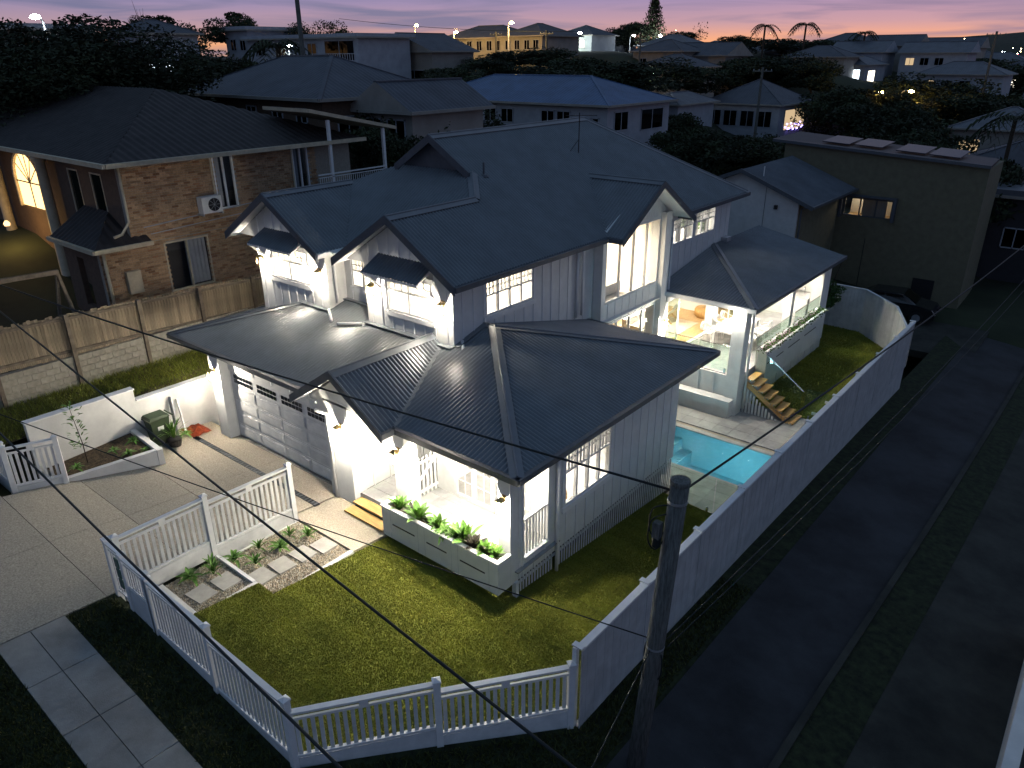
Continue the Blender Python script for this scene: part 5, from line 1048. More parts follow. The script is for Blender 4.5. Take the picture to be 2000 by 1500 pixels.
for x0, y0, w_, d_, ze, rn in ((-40, 100, 9, 8, 10.6, 'gable'), (-33, 128, 10, 8, 10.2, 'hip'), (-30, 160, 10, 9, 12.0, 'gable'), (-41, 165, 11, 9, 12.6, 'hip'), (-22, 175, 10, 9, 11.6, 'gable'), (-36, 84, 8, 7, 9.3, 'hip'), (-44, 96, 8, 7, 11.2, 'hip')):
    bghouse('skyline_house', ['dark gabled house below the white house with solar panels', 'dark hip roof between trees right of the pine', 'dark roof on the skyline between the two palms', 'dark hip roof on the skyline left of the palms', 'gabled roof on the skyline right of the palms', 'dark hip roof among trees above the blue roof', 'dark hip roof among trees left of the floodlit house'][k], x0, x0+w_, y0, y0+d_, ze, roof=rn, rm='bg_roof', wm='bg_cream', wins=[('s', x0+1, x0+2.4, ze-2, ze-.9), ('s', x0+4, x0+5.4, ze-2, ze-.9)], zg=ze-8); k += 1
ORD = ['first', 'second', 'third', 'fourth', 'fifth', 'sixth', 'seventh', 'eighth', 'ninth', 'tenth', 'eleventh', 'twelfth', 'thirteenth', 'fourteenth', 'fifteenth', 'sixteenth', 'seventeenth', 'eighteenth', 'nineteenth', 'twentieth', '21st', '22nd', '23rd', '24th']
g = random.Random(31)
LB = ['left slope', 'middle slope', 'right slope', 'far right flats']
cnt = {}
def far_house_row():
    rows = [(-105, -66, 128, 0), (-75, -25, 150, 1), (-100, -40, 185, 1), (-36, -5, 150, 2), (-30, 8, 185, 2), (-40, 30, 230, 3), (-60, 40, 290, 3), (-10, 18, 120, 3)]
    for x0, x1, yy, zn in rows:
        x = x0
        while x < x1:
            w_ = g.uniform(8, 12); y = yy+g.uniform(-6, 6); gz = ground_z(x, y); ze = gz+g.uniform(3.2, 5.6); ze = min(ze, 11.2-.012*max(0, x+60)) if zn > 0 else min(gz+3.3, 13.0); q = []
            for u in (x+1.0, x+3.4, x+5.8):
                q.append(('s', u, u+1.5, ze-2.1, ze-.8, g.choice(['dark_glass', 'dark_glass', 'dark_glass', 'lit_dim', 'lit_warm', 'lit_white'])))
            cnt[zn] = cnt.get(zn, 0)+1
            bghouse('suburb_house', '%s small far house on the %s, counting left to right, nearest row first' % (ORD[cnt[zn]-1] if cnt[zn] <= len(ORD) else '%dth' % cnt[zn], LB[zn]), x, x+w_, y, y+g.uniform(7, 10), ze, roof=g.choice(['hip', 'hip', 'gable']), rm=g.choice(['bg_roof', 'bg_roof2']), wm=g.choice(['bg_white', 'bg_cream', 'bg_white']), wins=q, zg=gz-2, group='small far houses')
            x += w_+g.uniform(2, 9)
far_house_row()
# ------------------------------------------------------------------ trees
def trunkmesh(h, r, limbs=5, seed=0):
    g = random.Random(seed); b = MB().tube([(0, 0, -.6), (g.uniform(-.1, .1), g.uniform(-.1, .1), h*.5), (g.uniform(-.25, .25), g.uniform(-.25, .25), h)], [r*1.2, r*.85, r*.6], 8)
    for k in range(limbs): a = k*6.28/limbs+g.uniform(-.4, .4); l_ = g.uniform(.5, .9); b.tube([(0, 0, h*g.uniform(.7, 1)), (math.cos(a)*l_*.5, math.sin(a)*l_*.5, h+l_*.4), (math.cos(a)*l_, math.sin(a)*l_, h+l_*.9)], [r*.45, r*.3, r*.12], 6)
    return mesh('trunk', b.V, b.F, 'bark')
CR = {'bushy': [leaves(8500, (1, 1, .9), .045, seed=s, clumps=22) for s in (1, 2, 3)], 'broad': [leaves(8000, (1, 1, .75), .038, seed=5, clumps=18)], 'big_dark': [leaves(26000, (1, 1, .95), .026, seed=6, clumps=34, tone=(.7, 1.1))], 'wispy': [leaves(2400, (1, 1, .8), .04, seed=7, clumps=10), leaves(2400, (1, 1, .85), .04, seed=8, clumps=9)], 'bare': [leaves(260, (1, 1, .8), .05, seed=9, clumps=12)], 'shrub': [leaves(1500, (1, 1, .8), .09, seed=10, clumps=14, m='leaf', tone=(.35, .7))]}
def palm_crown(seed):
    g = random.Random(seed); Q = []; T = []
    for k in range(16):
        a = k*6.28/16+g.uniform(-.15, .15); el = g.uniform(.1, 1.1); L_ = g.uniform(.85, 1.1); d = Vector((math.cos(a), math.sin(a), 0)); side = Vector((-d.y, d.x, 0))
        for i in range(9):
            t = (i+.5)/9; c = d*(L_*t)+Vector((0, 0, math.sin(el)*t*.8-.95*t*t)); ll = .24*(1-abs(t-.45))
            for sg in (-1, 1): tip = c+side*sg*ll+d*.12-Vector((0, 0, .10+.05*i*.3)); Q.append([c-d*.03, c+d*.03, tip+d*.01, tip-d*.01]); T.append(g.uniform(.7, 1.2))
    return npmesh('crown', Q, 4, 'tree_leaf', T)
def pine_crown(seed):
    g = np.random.default_rng(seed); n = 4200; t = g.random(n)**.8; tier = np.floor(t*11)/11; r = (1-tier)*.95+.06; a = g.uniform(0, 6.28, n); arm = np.round(a/(6.28/9))*(6.28/9)+tier*2; rr = r*g.uniform(.15, 1, n)
    p = np.column_stack([np.cos(arm)*rr, np.sin(arm)*rr, tier*2.0-1+.12*rr])+g.normal(0, .05, (n, 3)); d = g.normal(size=(n, 3)); d /= np.linalg.norm(d, axis=1)[:, None]; b = np.cross(d, g.normal(size=(n, 3))); b /= np.linalg.norm(b, axis=1)[:, None]
    return npmesh('crown', np.stack([p-d*.05, p+b*.025, p+d*.05, p-b*.025], 1), 4, 'tree_leaf', g.uniform(.7, 1.2, n))
CR['palm'] = [palm_crown(1), palm_crown(2)]; CR['pine'] = [pine_crown(3)]
TRUNK = [trunkmesh(1, .09, seed=s) for s in (1, 2)]
TREES = [('big_dark', -24.0, 8.1, 13.0, 6, 150), ('big_dark', -22.9, 5.4, 12.8, 5, 60), ('big_dark', -27.2, 10.8, 11.4, 4, 215), ('broad', -72.2, 39.2, 16.9, 5.5, 330), ('broad', -73.4, 47.2, 17.3, 4.5, 440), ('broad', -33.8, 19.8, 12.1, 3.5, 380), ('bushy', -31.4, 20.0, 11.4, 3, 425), ('wispy', -64.2, 51.8, 16.4, 3.2, 590), ('wispy', -69.9, 60.8, 16.5, 3.5, 648), ('wispy', -65.0, 31.4, 14.9, 2.5, 265), ('bushy', -60.3, 29.6, 14.7, 1.5, 275), ('wispy', -62.5, 114.4, 16.4, 3.8, 1170), ('pine', -54.2, 119.5, 20.1, 5.5, 1280), ('bushy', -62.7, 126.1, 17.7, 5, 1235), ('bushy', -57.5, 134.8, 15.8, 4, 1325), ('bare', -54.6, 136.4, 17.1, 4, 1360), ('bushy', -40.2, 62.6, 11.5, 5, 1000), ('bushy', -34.8, 60.5, 11.7, 5.5, 1050), ('bushy', -26.3, 54.4, 10.7, 5, 1110), ('bushy', -27.5, 59.7, 11.4, 5, 1150), ('bushy', -24.8, 61.4, 10.9, 6, 1210), ('bushy', -27.4, 71.5, 10.6, 6, 1265), ('bushy', -26.4, 77.8, 10.0, 6, 1330), ('bushy', -35.9, 53.2, 10.8, 3.5, 950), ('bushy', -31.7, 43.4, 10.4, 3, 880), ('bushy', -12.3, 19.0, 8.6, 2.6, 780), ('bushy', -12.4, 21.8, 8.2, 3.0, 850), ('bushy', -12.2, 24.7, 7.9, 2.6, 920), ('bushy', -10.0, 15.5, 8.5, 2.2, 740), ('bushy', -6.8, 42.8, 6.6, 2.8, 1350), ('bushy', -4.7, 41.7, 6.6, 3.2, 1390), ('bushy', -1.9, 40.7, 6.1, 3.2, 1450), ('bushy', -1.8, 45.1, 6.0, 3, 1500), ('bushy', -0.8, 47.6, 5.3, 2.6, 1550), ('bushy', -11.8, 51.5, 6.9, 2.5, 1340), ('bushy', -29.4, 98.5, 11.1, 6, 1430), ('bushy', -28.2, 104.5, 11.5, 6, 1480), ('bushy', -24.2, 106.1, 11.1, 6, 1540), ('bushy', -19.2, 102.6, 10.4, 5, 1590), ('bushy', -48.6, 144.7, 14.7, 5, 1450), ('bushy', -43.2, 152.4, 14.2, 5, 1530), ('bushy', -37.5, 159.7, 13.8, 6, 1610), ('bushy', -34.4, 166.0, 14.0, 6, 1660), ('palm', -40.9, 137.1, 15.6, 2.6, 1495), ('palm', -34.3, 139.7, 15.7, 2.8, 1575), ('palm', -27.5, 152.4, 14.4, 2.6, 1690), ('palm', -34.2, 26.8, 11.9, 3.2, 540), ('bushy', -9.8, 84.7, 8.4, 5, 1640), ('bushy', -8.0, 90.4, 8.2, 5, 1700), ('bushy', -2.3, 81.5, 7.5, 6, 1760), ('bushy', -6.1, 106.3, 8.5, 7, 1800), ('bushy', -3.1, 107.0, 7.9, 7, 1850), ('bushy', 1.6, 97.6, 7.6, 6, 1900), ('bushy', 3.9, 103.1, 7.5, 7, 1960), ('bushy', -1.1, 147.8, 10.1, 8, 1990), ('bushy', -13.0, 176.3, 10.4, 8, 1900), ('bushy', -21.5, 184.9, 11.0, 8, 1830), ('bushy', -29.4, 183.0, 11.5, 8, 1750), ('bushy', 4.4, 62.6, 5.9, 4.5, 1800), ('bushy', 3.4, 57.2, 5.4, 4, 1740), ('bushy', 7.3, 58.0, 5.5, 4.5, 1850), ('bushy', 2.2, 54.8, 5.1, 3.5, 1690), ('bushy', 12.9, 43.7, 5.9, 3.5, 1950), ('bushy', -1.6, 57.9, 5.1, 3.5, 1620), ('palm', 11.6, 58.7, 6.6, 3, 1985), ('shrub', 9.9, 24.8, 1.4, 0.9, 1620)]
def zone(k, px, x, y, z):
    if k == 'palm': return 'palm tree silhouetted %s' % {1495: 'on the skyline, left of two', 1575: 'on the skyline, right of two', 1690: 'near the far hills', 540: 'in front of the modern balcony house', 1985: 'low at the right edge'}[px]
    if k == 'pine': return 'tall tiered pine tree rising above the skyline'
    if k == 'shrub': return 'small green shrub just behind the white back fence'
    if k == 'bare': return 'thin bare tree on the skyline right of the tall pine'
    return None
ZN = lambda k, px, y: 'of the big dark trees behind the tiled roof' if k == 'big_dark' else 'of the skyline trees above the modern houses' if px < 700 else 'of the dark trees between our ridge and the blue roof' if y < 40 and px < 1000 else 'of the dark trees in front of the hill crest houses' if px < 1340 and y < 110 else 'of the skyline trees around the tall pine' if px < 1380 else 'of the dark trees right of our roof' if y < 62 and px < 1600 else 'of the dark trees below the palms' if px < 1680 and y > 62 else 'of the dark trees filling the right edge'
zc = {}
for i, (k, x, y, zt_, r, px) in enumerate(sorted(TREES, key=lambda t: t[5])):
    zg = ground_z(x, y); lab = zone(k, px, x, y, zt_)
    if not lab: zz = ZN(k, px, y); zc[zz] = zc.get(zz, 0)+1; lab = '%s from the left %s' % (ORD[zc[zz]-1], zz)
    t = thing('pine_tree' if k == 'pine' else 'palm_tree' if k == 'palm' else 'shrub' if k == 'shrub' else 'tree', lab, 'tree' if k != 'shrub' else 'shrub', (x, y, zg), 'trees among the houses' if k not in ('shrub',) else None)
    tot = max(2.0, zt_-zg); rz_ = {'bushy': min(r*1.0, tot*.5), 'broad': r*.75, 'big_dark': min(r*1.1, tot*.5), 'wispy': r, 'bare': r, 'shrub': min(r, tot*.5), 'palm': r, 'pine': tot*.45}[k]
    me = CR[k][i % len(CR[k])]; sx = r if k != 'pine' else r*.55
    c = link('crown', me, t); cz = tot-(rz_*.92 if k not in ('palm',) else .05*r); c.location = (0, 0, cz); c.scale = (sx, sx, rz_); c.rotation_euler[2] = i*1.3
    th = max(.5, cz-(rz_*.3 if k != 'palm' else 0)); tr = link('trunk', TRUNK[i % 2] if k != 'palm' else boxmesh('trunk', .1, .1, 1, 'bark'), t); w_ = max(.8, r*.45) if k != 'palm' else 2.6; tr.scale = (w_, w_, th)
# ------------------------------------------------------------------ street lamps, poles, city
def street_lamp(label, x, y, z, m, power, col, h=7.5):
    zg = z-h; r = thing('street_lamp', label, 'street lamp', (x, y, zg), 'street lamps'); o = Vector((x, y, zg))
    MB().tube([o, o+Vector((0, 0, h)), o+Vector((.4, -.3, h+.3)), o+Vector((1.3, -.9, h+.35))], [.11, .08, .05, .04], 8).build('pole', 'galv', r)
    MB().lathe(o+Vector((1.3, -.9, h+.1)), [(.1, 0), (.3, .08), (.26, .2), (.08, .28)], 10).build('lamp_head', m, r); lamp(r, o+Vector((1.3, -.9, h-.2)), power, col, .2, name='street_light')
AM, WH = (1, .6, .2), (.85, .95, 1)
for lab, (x, y, z), m, pw, col in (('amber street lamp above the cream verandah house', (-62, 76, 13.6), 'street_amber', 900, AM), ('amber street lamp furthest left on the skyline', (-73, 79, 14.8), 'street_amber', 700, AM), ('tall amber street lamp nearest, right of the other two', (-50.5, 74.5, 14.5), 'street_amber', 900, AM), ('yellow street lamp glowing among the dark trees at right', (-7.5, 90, 6.4), 'street_amber', 900, AM), ('smaller yellow lamp just right of the glowing one', (-5.6, 96, 6.3), 'street_amber', 250, AM), ('white light in the big tree at top left', (-36, 11, 13.0), 'street_white', 60, WH), ('white light in front of the modern house', (-37, 29.8, 11.4), 'street_white', 60, WH), ('white floodlight before the pale green house', (-58.6, 102, 13.8), 'street_white', 500, WH), ('white lamp left below the pine', (-57.4, 117, 13.6), 'street_white', 100, WH), ('white lamp right below the pine', (-53.5, 119.5, 13.5), 'street_white', 100, WH), ('white lamp low above the blue roof end', (-25, 67, 8.6), 'street_white', 60, WH), ('bright white lamp on the far right plain', (-12, 186, 9.8), 'street_white', 500, WH), ('white lamp below the far right bright lamp', (-5, 157, 7.0), 'street_white', 200, WH)):
    street_lamp(lab, x, y, z, m, pw, col, h=min(7.5, max(3, z-ground_z(x, y))))
def upole(label, x, y, zt_, r0=.15, arm=True):
    zg = ground_z(x, y)-.5; r = thing('utility_pole', label, 'utility pole', (x, y, zg)); MB().tube([(x, y, zg), (x, y, zt_)], [r0*1.2, r0*.85], 10).build('pole_shaft', 'pole', r)
    if arm:
        MB().bar((x-1.1, y, zt_-.4), (x+1.1, y, zt_-.4), .1, .12).build('crossarm', 'pole', r)
        for d in (-1, -.4, .4, 1): MB().lathe((x+d, y, zt_-.34), [(.04, 0), (.05, .08), (.02, .16)], 8).build('insulator', 'bg_white', r)
upole('dark utility pole in front of the modern balcony house', -28.5, 24.9, 16.5, .17, False); upole('utility pole with crossarm against the far right hills', 1.4, 107, 13.2, .16); upole('utility pole above the trees right of the blue roof', -15, 75, 9.5, .15); upole('utility pole between the amber street lamps', -54, 76, 13.8); upole('utility pole right of the amber street lamps', -46, 77, 13.8); upole('utility pole beside the dark trees below the pine', -40.5, 92, 13)
g = np.random.default_rng(77); oc = np.array([(1,0,0),(0,1,0),(-1,0,0),(0,-1,0),(0,0,1),(0,0,-1)], float); tri = [(0,1,4),(1,2,4),(2,3,4),(3,0,4),(1,0,5),(2,1,5),(3,2,5),(0,3,5)]
for nm, m, n, lab in (('city_lights', 'city_white', 70, 'tiny white lights of the distant city at the right horizon'), ('city_lights', 'city_amber', 110, 'tiny amber lights of the distant city at the right horizon'), ('city_lights', 'city_red', 12, 'tiny red lights of the distant city at the right horizon')):
    d = g.uniform(350, 2200, n); az = R(-12)+g.uniform(-.05 if m != 'city_amber' else -.3, .22, n); d = d if m != 'city_amber' else g.uniform(140, 1500, n); s = d*.00045*g.uniform(.5, 1.3, n); z = np.array([ground_z(math.sin(a)*q, math.cos(a)*q) for a, q in zip(az, d)])+g.uniform(3, 14, n); c = np.column_stack([np.sin(az)*d, np.cos(az)*d, z])
    Wv = oc[None]*s[:, None, None]+c[:, None]; tag(link(nm, npmesh(nm, np.stack([Wv[:, t] for t in tri], 1).reshape(-1, 3, 3), 3, m)), lab, 'city lights', kind='stuff')
car('small red-lit car stopped on the far right street', (-7.5, 156, ground_z(-7.5, 156)), 1.2, lights=True); car('pale car parked under the dark trees at right', (-3.7, 86, ground_z(-3.7, 86)+.1), .3, m='bg_white')
def smooth_path(P, n=6):
    out = []; Q = [P[0]]+list(P)+[P[-1]]
    for i in range(1, len(Q)-2):
        for k in range(n):
            t = k/n; a, b, c, d = Q[i-1:i+3]; out.append(.5*((2*b)+(c-a)*t+(2*a-5*b+4*c-d)*t*t+(3*b-a-3*c+d)*t**3))
    return out+[P[-1]]
# ================================================================== near utility pole and cables
UP = thing('utility_pole', 'thick grey timber utility pole standing outside the lane fence', 'utility pole', (15.84, -2.1, -.7))
MB().tube([(15.74, -2.16, -.9), (15.88, -2.06, 2.2), (16.0, -1.97, 5.32)], [.155, .148, .14], 20).build('pole_shaft', 'pole', UP, True)
MB().lathe((16.0, -1.97, 5.26), [(.15, 0), (.154, .04), (.146, .07), (.0, .075)], 20).build('pole_cap', 'pole', UP)
MB().box(15.74, -2.24, 4.35, 15.86, -2.12, 4.62).build('junction_box', 'pole', UP); MB().lathe((15.8, -2.18, 4.2), [(.07, 0), (.07, .16)], 10).build('insulator', 'cable', UP)
for z in (2.2, 4.95): MB().lathe((15.88+(z-2.2)*.0387, -2.06+(z-2.2)*.029, z), [(.152, 0), (.152, .04)], 16).build('band', 'galv', UP)
for k, (dx, dy, z) in enumerate(((-.42, -.2, 4.9), (-.36, -.34, 4.75), (-.3, -.1, 2.35), (-.2, -.3, 2.1), (.26, -.1, 2.2))):
    c = Vector((15.9, -2.06, z)); dx *= .5; dy *= .5; MB().tube(smooth_path([c, c+Vector((dx, dy, -.1)), c+Vector((dx*1.15, dy*1.1, -.45)), c+Vector((dx*.6, dy*.7, -.62)), c+Vector((0, 0, -.4))]), .012, 6).build('cable_loop', 'cable', UP, True)
def cable(label, a, b, sag, r, m='cable', n=24, name='power_cable'):
    a = Vector(a); b = Vector(b); pts = [a.lerp(b, t)-Vector((0, 0, sag*4*t*(1-t))) for t in np.linspace(0, 1, n)]
    o = MB().tube(pts, r, 6).build(name, m, None, True); tag(o, label, 'cable', 'overhead cables'); return o
cable('thick dark cable crossing low over the driveway and picket fence', (-26, -3.6, 6.9), (30, -8.1, 5.6), .35, .016)
cable('thick dark cable crossing the bottom left corner over the footpath', (-20, -6.6, 6.6), (32, -9.1, 5.6), .25, .016)
cable('twisted service cable from the pole top across the porch roof', (15.9, -2.04, 5.15), (-24, -6.8, 6.6), .55, .02)
cable('thin cable from half way up the pole across the front lawn', (15.8, -2.11, 2.35), (-14, -11.5, 6.2), .35, .011)
cable('twisted cable from the pole top to the far right', (16.03, -1.88, 5.12), (19.2, 40, 6.2), .55, .02)
cable('upper of two thin cables running along the lane fence', (16.0, -1.9, 2.3), (18.6, 42, 4.6), .75, .011); cable('lower of two thin cables running along the lane fence', (16.02, -1.9, 2.15), (18.8, 42, 4.3), .85, .010)
cable('thin cable from the pole down past the fence corner', (15.85, -2.15, 2.2), (17.8, -12, 2.4), .15, .011)
cable('thin wires strung between the amber street lamps on the hill', (-80, 70, 16.0), (-42, 78, 13.6), .5, .03)
# ================================================================== plants with separate leaves
def leafmesh(w_, droop, seg=5, m='leaf', fold=.25):
    V = []; F = []
    for i in range(seg+1):
        t = i/seg; hw = w_*math.sin(math.pi*min(.98, t*.9+.08))**.8; x = t*(1-.15*droop*t); z = .55*t-droop*t*t
        V += [(x, -hw, z+fold*hw), (x, 0, z), (x, hw, z+fold*hw)]
    for i in range(seg): F += [(3*i, 3*i+1, 3*i+4, 3*i+3), (3*i+1, 3*i+2, 3*i+5, 3*i+4)]
    me = mesh('leaf', V, F, m); set_tone(me, np.tile(np.linspace(.7, 1.15, seg+1)[:, None], (1, 3)).reshape(-1)); return me
LF = {'broad': [leafmesh(.16, .45), leafmesh(.18, .22)], 'long': [leafmesh(.075, .6), leafmesh(.085, .35)], 'fern': [leafmesh(.12, .9), leafmesh(.13, .7)], 'dark': [leafmesh(.16, .45, m='leaf_dark'), leafmesh(.18, .25, m='leaf_dark')], 'grass': [leafmesh(.03, .7), leafmesh(.03, .4)]}
def rosette(name, label, cat, pos, kind, n, size, up_=.5, seed=0, group=None):
    g = random.Random(seed); t = thing(name, label, cat, pos, group)
    for k in range(n):
        ring = k/n; a = k*2.4+g.uniform(-.2, .2); o = link('leaf', LF[kind][k % 2], t); s = size*(1.05-.4*ring)*g.uniform(.85, 1.15)
        o.scale = (s, s, s); o.rotation_euler = (g.uniform(-.25, .25), -up_*(.25+ring*1.1)-g.uniform(0, .3), a); o.location = (0, 0, .02+.06*size*ring)
    return t
GN = 'plants in the porch planter'
spec = [('broad', 8.02, 24, .36, .75, 'bushy bright green plant nearest the steps in the porch planter'), ('dark', 8.38, 14, .30, .5, 'dark-leaved plant second from the steps in the porch planter'), ('broad', 8.72, 20, .44, .8, 'tall broad-leaved plant third from the steps in the porch planter'), ('dark', 9.02, 12, .22, .4, 'low brownish plant fourth from the steps in the porch planter'), ('broad', 9.3, 22, .34, .6, 'bushy green plant left of the middle of the porch planter'), ('fern', 9.6, 22, .34, .5, 'pale spreading plant at the middle of the porch planter'), ('broad', 9.92, 18, .34, .6, 'green plant just right of the middle of the porch planter'), ('broad', 10.22, 16, .50, .95, 'tallest plant with arching leaves in the porch planter'), ('dark', 10.5, 18, .36, .7, 'dark purple plant beside the tallest one in the porch planter'), ('broad', 10.8, 20, .32, .6, 'yellow-green plant second from the corner post in the planter'), ('broad', 11.08, 18, .30, .6, 'last green plant beside the corner post in the planter')]
for i, (k, x, n, s, u, lab) in enumerate(spec): rosette('planter_plant', lab, 'plant', (x, -.51+.04*math.sin(i*2.1), .74), k, int(n*1.5), s*1.08, u*1.1, i, GN)
GP = [(5.78, -4.85, .2, .36), (5.72, -4.3, .2, .34), (6.02, -4.42, .2, .42), (5.75, -3.75, .04, .36), (5.78, -3.1, .04, .32), (6.25, -3.5, .04, .34), (6.2, -2.78, .04, .36), (5.95, -2.35, .04, .32), (6.3, -2.05, .04, .34)]
GL = ['nearest the letterbox, low in the pebbles', 'by the fence on the lower pebble terrace', 'tallest on the lower pebble terrace', 'just above the terrace step by the fence', 'by the fence in the middle of the upper terrace', 'in front of the third stepping stone', 'dark green one mid way along the upper terrace', 'by the fence near the driveway end', 'closest to the front path']
for i, (x, y, z, s) in enumerate(GP): rosette('rosette_plant', 'spiky green rosette plant ' + GL[i], 'plant', (x, y, z), 'long' if i % 3 else 'fern', 20, s, .85, 40+i, 'rosette plants in the pebbles')
# sapling and low plants in the wedge bed
sp = thing('sapling', 'thin young tree with light green leaves in the wedge bed', 'sapling', (-1.05, -4.1, .5))
MB().tube([(-1.05, -4.1, .4), (-1.0, -4.12, 1.1), (-1.1, -4.15, 1.75), (-1.05, -4.2, 2.2)], [.018, .015, .011, .006], 6).build('trunk', 'bark', sp)
g = random.Random(5)
for k in range(70):
    t = g.uniform(.25, 1); a = g.uniform(0, 6.28); o = link('leaf', LF['broad'][k % 2], sp); s = g.uniform(.10, .17); o.scale = (s, s, s); o.rotation_euler = (g.uniform(-.5, .5), g.uniform(-.6, .3), a); rr = g.uniform(.02, .22); o.location = (math.cos(a)*rr, math.sin(a)*rr-.05, t*1.8)
for i, (x, y, s, lab) in enumerate(((-1.1, -2.75, .3, 'at the end nearest the bin'), (-.45, -3.2, .26, 'beside the white edge'), (-.75, -4.5, .28, 'nearest the short fence'), (-.95, -3.4, .24, 'in the middle'), (-.3, -2.8, .2, 'at the outer corner'))): rosette('bed_plant', 'low green plant in the wedge bed, ' + lab, 'plant', (x, y, .5), 'fern', 18, s, .8, 60+i, 'low plants in the wedge bed')
pp = rosette('pot_plant', 'strappy green plant in a black nursery pot beside the bin', 'plant', (-.72, -1.72, .33), 'grass', 46, .75, .9, 80); MB().lathe((-.72, -1.72, .1), [(.16, 0), (.22, .24), (.2, .24)], 14).build('pot', 'black', pp)
rosette('pot_plant', 'small yellowish plant lying by the red cloth', 'plant', (-1.1, -1.15, .1), 'fern', 14, .3, .5, 81)
# wheelie bin
bn = thing('wheelie_bin', 'dark green wheelie bin with white sticker against the garden wall', 'bin', (-1.15, -1.95, .12)); o = Vector((-1.15, -1.95, .12))
def frus(b, c, s0, s1, z0, z1):
    i = len(b.V)
    for s, z in ((s0, z0), (s1, z1)): b.V += [c+Vector((x*s[0], y*s[1], z)) for x, y in ((-1,-1),(1,-1),(1,1),(-1,1))]
    b.F += [tuple(i+k for k in f) for f in ((0,3,2,1),(4,5,6,7),(0,1,5,4),(1,2,6,5),(2,3,7,6),(3,0,4,7))]; return b
frus(MB(), o, (.19, .21), (.25, .29), .06, .92).build('bin_body', 'bin', bn); frus(MB(), o+Vector((.0, 0, 0)), (.27, .31), (.23, .27), .925, 1.0).build('lid', 'bin', bn); MB().box(o.x-.26, o.y-.32, o.z+.86, o.x+.26, o.y-.29, o.z+.91).build('rim', 'bin', bn)
for s in (-1, 1): MB().tube([o+Vector((s*.2, .26, .1)), o+Vector((s*.26, .26, .1))], .1, 14).build('wheel', 'tyre', bn)
MB().tube([o+Vector((-.25, .4, .92)), o+Vector((.25, .4, .92))], .02, 8).build('handle', 'bin', bn); MB().prism([o+Vector((.228, -.1, .55)), o+Vector((.228, .08, .55)), o+Vector((.237, .08, .68)), o+Vector((.237, -.1, .68))], (.006, 0, 0)).build('sticker', 'white_trim', bn)
pk = thing('leaning_board', 'two grey boards leaning on the white garden wall', 'board', (-1.5, -1.1, .1)); MB().bar((-1.25, -1.35, .08), (-1.64, -1.2, 1.3), .2, .03, (0, 1, 0)).build('board', 'galv', pk); MB().bar((-1.2, -1.1, .08), (-1.63, -1.0, 1.15), .06, .05, (0, 1, 0)).build('board', 'white_board', pk)
V = []; F = []; g = np.random.default_rng(9); nn = 14
for j in range(nn):
    for i in range(nn):
        u, v = i/(nn-1)*2-1, j/(nn-1)*2-1; rr = max(0, 1-(u*u+v*v)*.8); V.append((-1.25+u*.42, -.75+v*.3, .06+rr*.16*(.6+.4*math.sin(u*7+v*5))+g.uniform(0, .02)))
F = [(j*nn+i, j*nn+i+1, (j+1)*nn+i+1, (j+1)*nn+i) for j in range(nn-1) for i in range(nn-1)]
tag(link('cloth_pile', mesh('cloth_pile', V, F, 'red', True)), 'crumpled rust-red cloth on the ground beside the garage', 'cloth')
# rear planter flowers
fl = {}
for k in range(3):
    g = np.random.default_rng(90+k); n = 150; p = g.normal(0, 1, (n, 3))*np.array([.10, .16, .06]); p[:, 2] = np.abs(p[:, 2])+.02; d = g.normal(size=(n, 3)); d /= np.linalg.norm(d, axis=1)[:, None]; b = np.cross(d, g.normal(size=(n, 3))); b /= np.linalg.norm(b, axis=1)[:, None]
    q = g.normal(0, 1, (26, 3))*np.array([.09, .15, .03]); q[:, 2] = .14+np.abs(q[:, 2])
    fl[k] = (npmesh('foliage', np.stack([p-d*.05, p+b*.025, p+d*.05, p-b*.025], 1), 4, 'leaf', g.uniform(.4, 1.1, n)), npmesh('blossom', np.stack([q+np.array(v)*.028 for v in ((1,0,0),(0,1,.2),(-1,0,0),(0,-1,.2))], 1), 4, 'flower', g.uniform(.7, 1.4, 26)))
for i in range(16):
    t = thing('flowering_plant', '%s low flowering plant from the stairs in the rear patio planter' % ORD[i], 'plant', (10.86, 15.15+i*.385, .88), 'flowering plants in the rear planter'); link('foliage', fl[i % 3][0], t)
    if i % 4 != 3: link('blossom', fl[i % 3][1], t)
# ================================================================== furniture seen through the glass
def legs(b, x0, x1, y0, y1, z0, z1, r=.02):
    for x in (x0, x1):
        for y in (y0, y1): yield MB().box(x-r, y-r, z0, x+r, y+r, z1)
def table(label, x0, x1, y0, y1, zf, zt_, m, slats=0):
    t = thing('table', label, 'table', ((x0+x1)/2, (y0+y1)/2, zf))
    if slats:
        for k in range(slats): a = x0+(x1-x0)*k/slats; MB().box(a, y0, zt_-.03, a+(x1-x0)/slats-.012, y1, zt_).build('slat', m, t)
        MB().box(x0+.05, y0+.05, zt_-.09, x1-.05, y0+.09, zt_-.031).box(x0+.05, y1-.09, zt_-.09, x1-.05, y1-.05, zt_-.031).build('apron', m, t)
    else: MB().box(x0, y0, zt_-.05, x1, y1, zt_).build('table_top', m, t)
    for b in legs(None, x0+.06, x1-.06, y0+.06, y1-.06, zf, zt_-.05, .03): b.build('leg', m, t)
    return t
table('long white slatted dining table on the patio', 8.45, 9.45, 15.7, 18.1, .3, 1.05, 'white_trim', 8)
